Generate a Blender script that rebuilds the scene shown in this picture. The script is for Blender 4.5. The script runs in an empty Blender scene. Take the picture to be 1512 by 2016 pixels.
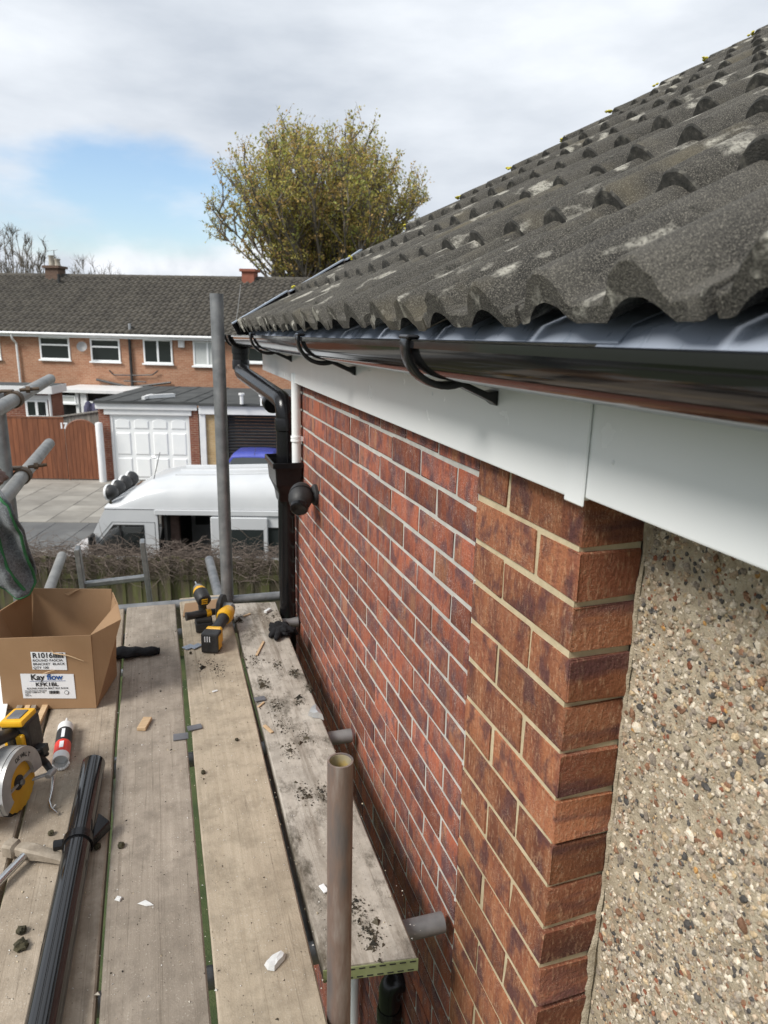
import bpy, bmesh, math, random
from mathutils import Vector, Matrix, noise as mnoise
random.seed(7)
R_ = math.radians
scn = bpy.context.scene
col = scn.collection
# ------------------------------------------------------------------ camera
F, CX, CY = 1390.0, 756.0, 1008.0
_Y = Vector((293-CX, -(635-CY), -F)).normalized()
_Z = -Vector((623-CX, -(6066-CY), -F)).normalized()
_Z = (_Z - _Z.dot(_Y)*_Y).normalized()
_X = _Y.cross(_Z)
W = Matrix((_X, _Y, _Z))                      # camera axes -> world axes (x to the wall, y along it, z up)
cam = bpy.data.cameras.new('camera'); camo = bpy.data.objects.new('camera', cam); col.objects.link(camo)
camo.matrix_world = W.to_4x4()
cam.sensor_fit = 'VERTICAL'; cam.sensor_height = 36; cam.sensor_width = 27
cam.lens = F/2016*36; cam.clip_start = .02; cam.clip_end = 2000
cam.dof.use_dof = True; cam.dof.focus_distance = 1.75; cam.dof.aperture_fstop = 7.5
scn.camera = camo
scn.view_settings.view_transform = 'Standard'; scn.view_settings.look = 'None'
scn.view_settings.exposure = 0.38; scn.view_settings.gamma = 1.0
GZ = -5.35                                    # ground level; the camera is the origin

def ray(u, v): return (W @ Vector((u-CX, -(v-CY), -F))).normalized()
def onx(u, v, x): d = ray(u, v); return d*(x/d.x)
def ony(u, v, y): d = ray(u, v); return d*(y/d.y)
def onz(u, v, z): d = ray(u, v); return d*(z/d.z)

# ------------------------------------------------------------------ world and sun
SUN_EL, SUN_AZ = 45, -108                      # sun up and to the left of the wall
wd = bpy.data.worlds.new('World'); scn.world = wd; wd.use_nodes = True
nt = wd.node_tree; nt.nodes.clear()
def N(t, **kw):
    n = nt.nodes.new(t)
    for k, v in kw.items(): setattr(n, k, v)
    return n
sky = N('ShaderNodeTexSky', sky_type='NISHITA', sun_disc=False)
sky.sun_elevation = R_(SUN_EL); sky.sun_rotation = R_(SUN_AZ); sky.dust_density = 1.5
bg1 = N('ShaderNodeBackground'); bg1.inputs[1].default_value = .15
hs = N('ShaderNodeHueSaturation'); hs.inputs['Saturation'].default_value = 1.1; nt.links.new(sky.outputs[0], hs.inputs['Color']); nt.links.new(hs.outputs[0], bg1.inputs[0])
tc = N('ShaderNodeTexCoord')
mp = N('ShaderNodeMapping'); mp.inputs['Scale'].default_value = (1.6, 1.6, 5.0)
nt.links.new(tc.outputs['Generated'], mp.inputs[0])
n1 = N('ShaderNodeTexNoise'); n1.inputs['Scale'].default_value = 1.9; n1.inputs['Detail'].default_value = 9; n1.inputs['Roughness'].default_value = .52
nt.links.new(mp.outputs[0], n1.inputs['Vector'])
cr = N('ShaderNodeValToRGB')
e = cr.color_ramp.elements
e[0].position = .30; e[0].color = (.44, .485, .55, 1)
e[1].position = .68; e[1].color = (.73, .765, .81, 1)
nt.links.new(n1.outputs['Fac'], cr.inputs[0])
d1 = ray(330, 505); rt1 = Vector((d1.y, -d1.x, 0)).normalized(); up1 = rt1.cross(d1)
def off_dot(vec, c0, div):
    a = N('ShaderNodeVectorMath', operation='DOT_PRODUCT'); nt.links.new(tc.outputs['Generated'], a.inputs[0]); a.inputs[1].default_value = vec
    m = N('ShaderNodeMath', operation='DIVIDE'); nt.links.new(a.outputs['Value'], m.inputs[0]); m.inputs[1].default_value = div
    p = N('ShaderNodeMath', operation='MULTIPLY'); nt.links.new(m.outputs[0], p.inputs[0]); nt.links.new(m.outputs[0], p.inputs[1]); return p
qa, qb = off_dot(rt1, 0, .22), off_dot(up1, 0, .040)
qs = N('ShaderNodeMath', operation='ADD'); nt.links.new(qa.outputs[0], qs.inputs[0]); nt.links.new(qb.outputs[0], qs.inputs[1])
nq = N('ShaderNodeTexNoise'); nq.inputs['Scale'].default_value = 14; nq.inputs['Detail'].default_value = 8; nt.links.new(tc.outputs['Generated'], nq.inputs['Vector'])
qm = N('ShaderNodeMath', operation='MULTIPLY_ADD'); nt.links.new(nq.outputs['Fac'], qm.inputs[0]); qm.inputs[1].default_value = 3.4; nt.links.new(qs.outputs[0], qm.inputs[2])
qr = N('ShaderNodeMapRange', interpolation_type='SMOOTHSTEP'); qr.inputs[1].default_value = 1.5; qr.inputs[2].default_value = 2.6; qr.inputs[3].default_value = .85; qr.inputs[4].default_value = 0; nt.links.new(qm.outputs[0], qr.inputs[0])
qx = N('ShaderNodeMix', data_type='RGBA'); nt.links.new(qr.outputs[0], qx.inputs[0]); nt.links.new(cr.outputs[0], qx.inputs[6]); qx.inputs[7].default_value = (.80, .82, .85, 1)
bg2 = N('ShaderNodeBackground'); bg2.inputs[1].default_value = 1.0
nt.links.new(qx.outputs[2], bg2.inputs[0])
# the gap of blue sky low in the cloud cover
d0 = ray(120, 372); rt = Vector((d0.y, -d0.x, 0)).normalized(); up = rt.cross(d0)
def dotn(vec, div):
    a = N('ShaderNodeVectorMath', operation='DOT_PRODUCT'); nt.links.new(tc.outputs['Generated'], a.inputs[0]); a.inputs[1].default_value = vec
    m = N('ShaderNodeMath', operation='DIVIDE'); nt.links.new(a.outputs['Value'], m.inputs[0]); m.inputs[1].default_value = div
    p = N('ShaderNodeMath', operation='MULTIPLY'); nt.links.new(m.outputs[0], p.inputs[0]); nt.links.new(m.outputs[0], p.inputs[1]); return p
pa, pb = dotn(rt, .34), dotn(up, .058)
sm = N('ShaderNodeMath', operation='ADD'); nt.links.new(pa.outputs[0], sm.inputs[0]); nt.links.new(pb.outputs[0], sm.inputs[1])
n2 = N('ShaderNodeTexNoise'); n2.inputs['Scale'].default_value = 5.5; n2.inputs['Detail'].default_value = 8
mp2 = N('ShaderNodeMapping'); mp2.inputs['Scale'].default_value = (1, 1, 2.6); nt.links.new(tc.outputs['Generated'], mp2.inputs[0]); nt.links.new(mp2.outputs[0], n2.inputs['Vector'])
ms = N('ShaderNodeMath', operation='MULTIPLY_ADD'); nt.links.new(n2.outputs['Fac'], ms.inputs[0]); ms.inputs[1].default_value = 4.4; ms.inputs[2].default_value = -2.1
sm2 = N('ShaderNodeMath', operation='ADD'); nt.links.new(sm.outputs[0], sm2.inputs[0]); nt.links.new(ms.outputs[0], sm2.inputs[1])
mr = N('ShaderNodeMapRange', interpolation_type='SMOOTHSTEP'); mr.inputs[1].default_value = .1; mr.inputs[2].default_value = 1.7; mr.inputs[3].default_value = .04; mr.inputs[4].default_value = 1.0
nt.links.new(sm2.outputs[0], mr.inputs[0])
mx = N('ShaderNodeMixShader'); nt.links.new(mr.outputs[0], mx.inputs[0]); nt.links.new(bg1.outputs[0], mx.inputs[1]); nt.links.new(bg2.outputs[0], mx.inputs[2])
ow = N('ShaderNodeOutputWorld'); nt.links.new(mx.outputs[0], ow.inputs[0])
sl = bpy.data.lights.new('sun', 'SUN'); sl.energy = 3.0; sl.angle = R_(22); sl.color = (1, .965, .91)
so = bpy.data.objects.new('sun', sl); col.objects.link(so)
_sd = Vector((math.sin(R_(SUN_AZ))*math.cos(R_(SUN_EL)), math.cos(R_(SUN_AZ))*math.cos(R_(SUN_EL)), math.sin(R_(SUN_EL))))
so.rotation_euler = _sd.to_track_quat('Z', 'Y').to_euler(); so.location = (-3, 0, 8)

# ------------------------------------------------------------------ materials
def nm(name):
    m = bpy.data.materials.new(name); m.use_nodes = True
    t = m.node_tree; b = t.nodes['Principled BSDF']
    return m, t, b
def node(t, ty, ins=None, **kw):
    n = t.nodes.new(ty)
    for k, v in kw.items(): setattr(n, k, v)
    for k, v in (ins or {}).items():
        if hasattr(v, 'is_linked') and hasattr(v, 'node'): t.links.new(v, n.inputs[k])
        else: n.inputs[k].default_value = v
    return n
def c4(c): return (c[0], c[1], c[2], 1)
def coords(t, stretch=(1, 1, 1), rnd=True, space='Object'):
    tc = node(t, 'ShaderNodeTexCoord'); out = tc.outputs[space]
    if rnd:
        oi = node(t, 'ShaderNodeObjectInfo')
        ml = node(t, 'ShaderNodeMath', {0: oi.outputs['Random'], 1: 61.7}, operation='MULTIPLY')
        out = node(t, 'ShaderNodeVectorMath', {0: out, 1: ml.outputs[0]}, operation='ADD').outputs[0]
    return node(t, 'ShaderNodeMapping', {'Vector': out, 'Scale': stretch}).outputs[0]
def nz(t, vec, scale, detail=5, rough=.55): return node(t, 'ShaderNodeTexNoise', {'Vector': vec, 'Scale': scale, 'Detail': detail, 'Roughness': rough}).outputs['Fac']
def ramp(t, fac, stops, interp='LINEAR'):
    r = node(t, 'ShaderNodeValToRGB', {0: fac}); r.color_ramp.interpolation = interp
    el = r.color_ramp.elements
    while len(el) < len(stops): el.new(.5)
    for q, (p, c) in zip(el, stops): q.position = p; q.color = c4(c) if len(c) == 3 else c
    return r.outputs[0]
def mix(t, f, a, b, mode='MIX'):
    n = node(t, 'ShaderNodeMix', data_type='RGBA', blend_type=mode)
    for i, v in ((0, f), (6, a), (7, b)):
        if hasattr(v, 'node'): t.links.new(v, n.inputs[i])
        elif i == 0: n.inputs[0].default_value = v
        else: n.inputs[i].default_value = c4(v)
    return n.outputs[2]
def rndval(t, c, amt, hue=0):
    oi = node(t, 'ShaderNodeObjectInfo')
    v = node(t, 'ShaderNodeMapRange', {0: oi.outputs['Random'], 3: 1-amt, 4: 1+amt}).outputs[0]
    h = node(t, 'ShaderNodeHueSaturation', {'Value': v, 'Color': c})
    if hue:
        w = node(t, 'ShaderNodeTexWhiteNoise', {'W': oi.outputs['Random']}, noise_dimensions='1D').outputs[0]
        t.links.new(node(t, 'ShaderNodeMapRange', {0: w, 3: .5-hue, 4: .5+hue}).outputs[0], h.inputs['Hue'])
    return h.outputs[0]
def bumpn(t, b, h, strength=.4, dist=.002):
    bn = node(t, 'ShaderNodeBump', {'Height': h, 'Strength': strength, 'Distance': dist})
    t.links.new(bn.outputs[0], b.inputs['Normal'])
MATS = {}
def pm(name, stops, scale=6, rough=.6, bump=.25, bscale=None, stretch=(1, 1, 1), metal=0, rnd=0, dist=.003, spec=.5, detail=6, rv=.12, hue=0):
    """plain weathered material: noise-ramped colour, uneven gloss, fine relief"""
    m, t, b = nm(name); MATS[name] = m
    v = coords(t, stretch)
    f = nz(t, v, scale, detail)
    if len(stops[0]) == 3: stops = [(.3, stops[0]), (.7, stops[1])]
    c = ramp(t, f, stops)
    if rnd: c = rndval(t, c, rnd, hue)
    t.links.new(c, b.inputs['Base Color'])
    f2 = nz(t, v, bscale or scale*6, 4)
    t.links.new(node(t, 'ShaderNodeMapRange', {0: f2, 3: max(0, rough-rv), 4: min(1, rough+rv)}).outputs[0], b.inputs['Roughness'])
    b.inputs['Metallic'].default_value = metal; b.inputs['Specular IOR Level'].default_value = spec
    if bump: bumpn(t, b, f2, bump, dist)
    return m
pm('white_pvc', ((.80, .82, .82), (.85, .86, .85)), 3, .25, 0, 12, rv=.06)
pm('white_trim', ((.68, .69, .69), (.78, .78, .77)), 4, .4, .05, 30)
pm('black_pvc', ((.006, .006, .007), (.010, .010, .011)), 6, .24, .04, 14, spec=.38, dist=.003, rv=.08)
pm('black_gutter', ((.007, .007, .008), (.014, .014, .015)), 3, .08, .12, 5, stretch=(1, .25, 1), spec=.75, dist=.006, rv=.06)
pm('black_rubber', ((.012, .012, .012), (.03, .03, .032)), 20, .55, .2, 90)
pm('black_cloth', ((.008, .008, .009), (.022, .022, .024)), 60, .85, .5, 300, spec=.2)
pm('tray_plastic', ((.24, .28, .34), (.36, .40, .47)), 5, .3, .1, 20, stretch=(1, 2, 1))
pm('grey_dark_plastic', ((.10, .10, .11), (.17, .17, .18)), 20, .5, .2, 90)
pm('galv', [(.25, (.16, .165, .17)), (.5, (.25, .255, .26)), (.75, (.36, .36, .355))], 14, .5, .2, 70, stretch=(1, 1, 1), metal=.55, dist=.001)
pm('galv_light', [(.25, (.17, .17, .165)), (.6, (.28, .275, .26)), (.8, (.36, .345, .31))], 12, .5, .2, 60, metal=.35, dist=.001)
pm('rusty_tube', [(.28, (.085, .085, .092)), (.42, (.16, .135, .125)), (.54, (.22, .155, .125)), (.66, (.30, .25, .22)), (.8, (.15, .12, .11))], 7, .6, .5, 75, stretch=(4, 4, .7), metal=.25, dist=.0012)
pm('tube_inside', [(.3, (.30, .26, .20)), (.6, (.42, .36, .22)), (.75, (.50, .33, .05))], 20, .7, .2, metal=.2)
pm('coupler', [(.3, (.07, .05, .035)), (.7, (.17, .12, .08))], 30, .7, .5, metal=.5)
pm('alloy', ((.20, .205, .205), (.36, .365, .36)), 20, .42, .25, 90, metal=.7)
pm('steel_bright', ((.55, .55, .55), (.68, .68, .67)), 20, .22, .08, 90, metal=.95)
pm('steel_dusty', [(.3, (.20, .165, .125)), (.55, (.32, .27, .21)), (.75, (.42, .37, .30))], 28, .75, .5, 120, metal=.15)
pm('tool_yellow', [(.3, (.72, .37, .012)), (.75, (.82, .46, .02))], 12, .4, .1, 80, rv=.1)
pm('tool_black', [(.35, (.012, .012, .013)), (.7, (.035, .034, .033))], 30, .5, .25, 130)
pm('tool_grey', [(.3, (.30, .30, .30)), (.7, (.46, .46, .45))], 20, .38, .15, 90, metal=.3)
pm('blade_yellow', [(.3, (.52, .27, .015)), (.7, (.66, .38, .03))], 9, .45, .15, 60)
pm('pine', ((.50, .34, .19), (.64, .46, .28)), 10, .7, .25, 60, stretch=(1, 8, 8))
pm('old_wood', ((.20, .16, .12), (.36, .30, .24)), 12, .85, .5, 60, stretch=(6, 1, 6))
pm('moss', [(.3, (.025, .022, .012)), (.7, (.07, .06, .03))], 60, .95, .6, 200)
pm('green_paint', [(.3, (.17, .20, .075)), (.7, (.30, .33, .17))], 12, .6, .3, 60)
pm('lead_white', ((.62, .62, .61), (.78, .78, .76)), 15, .55, .25, 80)
pm('foil', ((.42, .42, .42), (.62, .62, .60)), 15, .38, .3, 50, metal=.6)
pm('van_white', ((.54, .555, .565), (.61, .62, .625)), 2, .22, .02, 20, rv=.06)
pm('car_blue', ((.085, .105, .45), (.10, .125, .52)), 2, .18, .02, 20, rv=.05)
pm('interior_dark', ((.012, .012, .012), (.035, .033, .03)), 6, .8, .1)
pm('seat_brown', ((.10, .06, .05), (.18, .12, .10)), 8, .9, .3)
pm('tyre', ((.015, .015, .015), (.03, .03, .03)), 20, .85, .3)
pm('chrome', ((.6, .6, .6), (.7, .7, .7)), 10, .12, .02, metal=1)
pm('felt_roof', [(.3, (.035, .037, .037)), (.7, (.075, .078, .076))], 1.2, .85, .4, 60, dist=.01)
pm('lead_flash', ((.20, .21, .22), (.33, .34, .35)), 4, .6, .2)
pm('gate_wood', [(.25, (.13, .042, .018)), (.7, (.24, .085, .036))], 2.2, .55, .3, 24, stretch=(5, 5, .7), rnd=.12, dist=.004)
pm('grey_fence_wood', [(.3, (.16, .15, .13)), (.7, (.30, .28, .25))], 3, .85, .4, 20, stretch=(5, 5, .7), rnd=.15)
pm('mossy_fence_wood', [(.25, (.06, .05, .034)), (.45, (.12, .10, .062)), (.60, (.125, .13, .045)), (.8, (.21, .18, .115))], 2.6, .9, .5, 24, stretch=(4, 4, .6), rnd=.25, dist=.006)
pm('vine', [(.3, (.08, .06, .048)), (.7, (.20, .155, .125))], 9, .9, .3, rnd=.2)
pm('bark', [(.3, (.11, .095, .075)), (.7, (.22, .19, .155))], 4, .9, .4, 20)
pm('slab', [(.3, (.20, .185, .16)), (.7, (.31, .29, .255))], 1.1, .85, .3, 40, rnd=.16, dist=.004)
pm('slab_dark', [(.3, (.085, .085, .085)), (.7, (.14, .14, .135))], 1.3, .85, .3, 40, rnd=.14, dist=.004)
pm('asphalt', ((.045, .045, .046), (.07, .07, .07)), 3, .9, .4, 120)
pm('kerb_concrete', ((.24, .23, .21), (.34, .33, .30)), 3, .85, .3, 60, rnd=.1)
pm('roller_black', ((.010, .011, .013), (.018, .019, .022)), 4, .6, .05, 40, spec=.3)
pm('dish_grey', ((.16, .16, .16), (.22, .22, .22)), 6, .5, .1)
pm('clay_pot', ((.33, .30, .25), (.45, .41, .34)), 8, .8, .2)
pm('cable', ((.02, .02, .02), (.04, .04, .04)), 8, .7, .1)
pm('soil_black', ((.012, .012, .012), (.03, .03, .03)), 4, .5, .1)
pm('print_black', ((.012, .012, .014), (.02, .02, .022)), 20, .6, 0)
pm('print_blue', ((.01, .06, .22), (.015, .09, .30)), 20, .6, 0)
pm('label_white', ((.74, .75, .77), (.80, .81, .83)), 8, .45, .03)
pm('red_print', ((.62, .03, .02), (.72, .05, .03)), 12, .4, .03)
pm('foam_white', ((.72, .72, .70), (.84, .84, .82)), 60, .8, .5, 150)
pm('mortar_grey', [(.3, (.38, .37, .335)), (.7, (.52, .505, .46))], 22, .9, .6, 160, dist=.002)
pm('mortar_buff', [(.3, (.40, .325, .20)), (.7, (.56, .47, .31))], 22, .9, .6, 160, dist=.002)
pm('mortar_smear', [(.3, (.27, .215, .145)), (.5, (.40, .335, .24)), (.7, (.50, .43, .32))], 40, .95, 1, 260, dist=.004)
pm('lichen_yellow', ((.42, .36, .03), (.55, .48, .06)), 60, .9, .5, 150)
pm('grass', [(.3, (.025, .042, .010)), (.55, (.045, .065, .016)), (.75, (.075, .085, .028))], 3.5, .95, .6, 60, dist=.03)
pm('render_wall', ((.34, .31, .26), (.46, .42, .36)), 8, .9, .5, 80)
pm('curtain', ((.42, .44, .43), (.55, .57, .55)), 4, .8, .1, stretch=(12, 12, 1))
pm('red_ridge', ((.22, .07, .04), (.30, .11, .07)), 4, .8, .2)
pm('purple_cloth', ((.05, .045, .09), (.10, .10, .16)), 10, .9, .3)

def glassmat(name, colr, rough=.05):
    m, t, b = nm(name); MATS[name] = m
    b.inputs['Base Color'].default_value = c4(colr); b.inputs['Roughness'].default_value = rough
    b.inputs['Specular IOR Level'].default_value = .8
glassmat('glass_dark', (.02, .024, .026)); glassmat('glass_van', (.028, .034, .034), .04)
def clearglass(name, tint, a=.35):
    m, t, b = nm(name); MATS[name] = m
    b.inputs['Base Color'].default_value = c4(tint); b.inputs['Roughness'].default_value = .04; b.inputs['Alpha'].default_value = a
clearglass('glass_clear', (.03, .035, .035), .45)

def brickmat(name, stops, streak, specks, bumps, rnd, ss=210, dark=None):
    m, t, b = nm(name); MATS[name] = m
    v = coords(t, (1, 1, 1)); vs = coords(t, (1, 11, 1.6))
    c = ramp(t, nz(t, vs, 1.3, 4, .6), stops)
    c = rndval(t, c, rnd)
    vst = coords(t, (1, 1, .30))
    f = nz(t, vst, ss, 5, .7)
    c = mix(t, ramp(t, f, [(.52, (0, 0, 0)), (.72, (streak[1],)*3)]), c, streak[0])
    if dark:
        bl = nz(t, coords(t, (1, 7, 5)), 2.6, 4, .6)
        c = mix(t, ramp(t, bl, [(.50, (0, 0, 0)), (.62, (.75,)*3)]), c, dark)
    s = nz(t, v, 560, 2, .5)
    pat = nz(t, v, 18, 3)
    sf = node(t, 'ShaderNodeMath', {0: ramp(t, s, [(.60, (0, 0, 0)), (.70, (1, 1, 1))]), 1: ramp(t, pat, [(.42, (0, 0, 0)), (.62, (specks[1],)*3)])}, operation='MULTIPLY').outputs[0]
    c = mix(t, sf, c, specks[0])
    d = nz(t, v, 140, 4)
    c = mix(t, ramp(t, d, [(.25, (.55,)*3), (.42, (0, 0, 0))]), c, (.035, .015, .012))
    t.links.new(c, b.inputs['Base Color']); b.inputs['Roughness'].default_value = .88; b.inputs['Specular IOR Level'].default_value = .25
    h = node(t, 'ShaderNodeMath', {0: f, 1: d}, operation='ADD').outputs[0]
    bumpn(t, b, h, bumps, .0035)
brickmat('brick_panel', [(.26, (.115, .060, .062)), (.40, (.215, .074, .055)), (.50, (.33, .096, .050)), (.58, (.23, .086, .062)), (.66, (.33, .14, .07)), (.78, (.14, .068, .070))], ((.48, .32, .24), .5), ((.74, .66, .60), 1.0), 1.0, .34, 190, (.10, .055, .064))
brickmat('brick_pier', [(.25, (.11, .048, .038)), (.42, (.22, .078, .043)), (.55, (.32, .125, .060)), (.68, (.24, .088, .050)), (.8, (.12, .052, .045))], ((.54, .33, .20), .75), ((.58, .44, .32), .7), 1.0, .26, 150, (.085, .038, .042))

def tilemat(name, c0, c1, dark):
    m, t, b = nm(name); MATS[name] = m
    v = coords(t, (1, 1, 1))
    c = ramp(t, nz(t, v, 7, 6, .6), [(.3, c0), (.7, c1)])
    c = rndval(t, c, .2)
    g = nz(t, v, 640, 2, .6)
    c = mix(t, ramp(t, g, [(.52, (0, 0, 0)), (.66, (.7,)*3)]), c, (.34, .315, .26))
    c = mix(t, ramp(t, g, [(.30, (.7,)*3), (.44, (0, 0, 0))]), c, dark)
    p = nz(t, coords(t, (.55, 1, 1)), 15, 4, .5)
    g2 = nz(t, v, 190, 3)
    lf = node(t, 'ShaderNodeMath', {0: ramp(t, p, [(.585, (0, 0, 0)), (.65, (1, 1, 1))]), 1: ramp(t, g2, [(.36, (.25,)*3), (.55, (1, 1, 1))])}, operation='MULTIPLY').outputs[0]
    c = mix(t, lf, c, (.44, .42, .36))
    mo_ = nz(t, v, 26, 5, .7)
    c = mix(t, ramp(t, mo_, [(.60, (0, 0, 0)), (.70, (.8,)*3)]), c, (.018, .018, .014))
    p2 = nz(t, v, 4.2, 4)
    c = mix(t, ramp(t, p2, [(.58, (0, 0, 0)), (.74, (.45,)*3)]), c, (.20, .17, .11))
    t.links.new(c, b.inputs['Base Color']); b.inputs['Roughness'].default_value = .93; b.inputs['Specular IOR Level'].default_value = .25
    h = node(t, 'ShaderNodeMath', {0: g, 1: g2}, operation='ADD').outputs[0]
    bumpn(t, b, h, .75, .005)
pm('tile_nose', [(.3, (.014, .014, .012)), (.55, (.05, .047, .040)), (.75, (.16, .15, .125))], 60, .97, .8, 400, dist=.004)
tilemat('roof_tile', (.036, .034, .031), (.088, .082, .071), (.010, .010, .009))

def boardmat(name, base, light, dirt, streaky):
    m, t, b = nm(name); MATS[name] = m
    v = coords(t, (1, 1, 1)); vs = coords(t, (1, .045, 1))
    gr = nz(t, vs, 75, 6, .65)
    c = ramp(t, gr, [(.28, base), (.55, tuple((a+q)/2 for a, q in zip(base, light))), (.75, light)])
    big = nz(t, coords(t, (1, .35, 1)), 3.5, 6, .6)
    c = mix(t, ramp(t, big, [(.42, (0, 0, 0)), (.70, (.75,)*3)]), c, dirt)
    sp = nz(t, v, 230, 2); pa = nz(t, v, 6, 4)
    sf = node(t, 'ShaderNodeMath', {0: ramp(t, sp, [(.63, (0, 0, 0)), (.70, (1, 1, 1))]), 1: ramp(t, pa, [(.40, (.12,)*3), (.62, (.8,)*3)])}, operation='MULTIPLY').outputs[0]
    c = mix(t, sf, c, (.60, .55, .47))
    dk = nz(t, v, 90, 5, .75)
    c = mix(t, ramp(t, dk, [(.63, (0, 0, 0)), (.72, (.8,)*3)]), c, (.06, .048, .035))
    ck_ = nz(t, coords(t, (1, .010, 1)), 26, 3, .5)
    c = mix(t, ramp(t, nz(t, v, 14, 6, .7), [(.44, (0, 0, 0)), (.64, (.55,)*3)]), c, tuple(x*.58 for x in base))
    c = mix(t, ramp(t, ck_, [(.494, (0, 0, 0)), (.499, (.4,)*3), (.501, (.4,)*3), (.506, (0, 0, 0))]), c, (.10, .078, .055))
    if streaky:
        c = mix(t, ramp(t, nz(t, coords(t, (1, .5, 1)), 9, 7, .75), [(.49, (0, 0, 0)), (.63, (.9,)*3)]), c, (.080, .068, .050))
        st = nz(t, coords(t, (1, .09, 1)), 11, 5, .7)
        c = mix(t, ramp(t, st, [(.50, (0, 0, 0)), (.66, (.8,)*3)]), c, (.13, .10, .07))
    t.links.new(c, b.inputs['Base Color']); b.inputs['Roughness'].default_value = .9; b.inputs['Specular IOR Level'].default_value = .2
    h = node(t, 'ShaderNodeMath', {0: gr, 1: sp}, operation='ADD').outputs[0]
    bumpn(t, b, h, .5, .002)
boardmat('board_a', (.35, .285, .215), (.49, .415, .33), (.24, .195, .145), False)
boardmat('board_b', (.33, .28, .225), (.46, .395, .325), (.23, .195, .155), False)
boardmat('board_c', (.43, .355, .26), (.57, .485, .37), (.30, .24, .175), False)
boardmat('board_d', (.44, .395, .335), (.58, .535, .47), (.30, .26, .21), True)

m, t, b = nm('cardboard'); MATS['cardboard'] = m
v = coords(t)
c = ramp(t, nz(t, v, 4, 5), [(.3, (.29, .17, .085)), (.7, (.37, .23, .125))])
f = nz(t, coords(t, (40, 40, 1.5)), 9, 3)
c = mix(t, ramp(t, f, [(.45, (0, 0, 0)), (.75, (.35,)*3)]), c, (.28, .17, .085))
t.links.new(c, b.inputs['Base Color']); b.inputs['Roughness'].default_value = .8; bumpn(t, b, f, .15, .001)

m, t, b = nm('towel'); MATS['towel'] = m
v = coords(t)
c = ramp(t, nz(t, v, 130, 3), [(.35, (.09, .10, .108)), (.65, (.21, .225, .235))])
t.links.new(c, b.inputs['Base Color']); b.inputs['Roughness'].default_value = 1; b.inputs['Specular IOR Level'].default_value = .05
b.inputs['Sheen Weight'].default_value = .3; bumpn(t, b, nz(t, v, 380, 3), 1, .005)
pm('towel_hem', ((.02, .10, .035), (.035, .16, .06)), 60, .9, .5)

m, t, b = nm('far_brick'); MATS['far_brick'] = m          # facade bricks a few pixels across
def brick_tex(name, c1, c2, mo, bw=.215, bh=.065, var=None):
    m, t, b = nm(name); MATS[name] = m
    tc = node(t, 'ShaderNodeTexCoord')
    mp = node(t, 'ShaderNodeMapping', {'Vector': tc.outputs['Object'], 'Rotation': (R_(90), 0, 0)})
    sx = node(t, 'ShaderNodeSeparateXYZ', {0: tc.outputs['Object']})
    cx = node(t, 'ShaderNodeMath', {0: sx.outputs[0], 1: sx.outputs[1]}, operation='ADD')
    cb = node(t, 'ShaderNodeCombineXYZ', {0: cx.outputs[0], 1: sx.outputs[2]})
    bt = node(t, 'ShaderNodeTexBrick', {'Vector': cb.outputs[0], 'Color1': c4(c1), 'Color2': c4(c2), 'Mortar': c4(mo), 'Scale': 1.0, 'Mortar Size': .008, 'Brick Width': bw+.01, 'Row Height': bh+.01, 'Bias': -.1})
    v = coords(t, (1, 1, 2.6), rnd=False)
    f = nz(t, v, 2.3, 6, .7)
    cc = mix(t, ramp(t, f, [(.46, (0, 0, 0)), (.62, (.55,)*3)]), bt.outputs[0], var or c2)
    f2 = nz(t, v, 12, 3, .8)
    cc = mix(t, ramp(t, f2, [(.53, (0, 0, 0)), (.66, (.65,)*3)]), cc, tuple(x*.45 for x in c1))
    t.links.new(cc, b.inputs['Base Color']); b.inputs['Roughness'].default_value = .9; bumpn(t, b, bt.outputs['Fac'], -.5, .01)
brick_tex('dark_brick', (.10, .06, .045), (.14, .085, .06), (.16, .12, .09))
brick_tex('far_brick', (.345, .165, .095), (.43, .225, .135), (.42, .30, .21), var=(.31, .13, .07))
brick_tex('red_brick', (.20, .065, .038), (.27, .10, .06), (.33, .24, .18), var=(.15, .05, .032))
brick_tex('buff_brick', (.42, .29, .14), (.50, .36, .19), (.45, .36, .23), var=(.36, .24, .11))
pm('far_tile', [(.3, (.052, .046, .038)), (.7, (.105, .094, .076))], 2.2, .9, 0)

def colattr(name, rough=.85, bump=.4, trans=0):
    m, t, b = nm(name); MATS[name] = m
    a = node(t, 'ShaderNodeAttribute', attribute_name='Col')
    v = coords(t); f = nz(t, v, 300, 3)
    c = mix(t, .35, a.outputs['Color'], ramp(t, f, [(.3, (0.02,)*3), (.7, (1, 1, 1))]), 'OVERLAY')
    t.links.new(c, b.inputs['Base Color']); b.inputs['Roughness'].default_value = rough; b.inputs['Specular IOR Level'].default_value = .25
    if bump: bumpn(t, b, f, bump, .001)
    if trans:
        b.inputs['Transmission Weight'].default_value = 0
        b.inputs['Subsurface Weight'].default_value = 0
colattr('stones')
m, t, b = nm('leaves'); MATS['leaves'] = m
a = node(t, 'ShaderNodeAttribute', attribute_name='Col'); t.links.new(a.outputs['Color'], b.inputs['Base Color']); b.inputs['Roughness'].default_value = .55
tr = node(t, 'ShaderNodeBsdfTranslucent', {'Color': a.outputs['Color']}); mxs = node(t, 'ShaderNodeMixShader', {0: .45}); out = t.nodes['Material Output']
t.links.new(b.outputs[0], mxs.inputs[1]); t.links.new(tr.outputs[0], mxs.inputs[2]); t.links.new(mxs.outputs[0], out.inputs[0])

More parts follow.
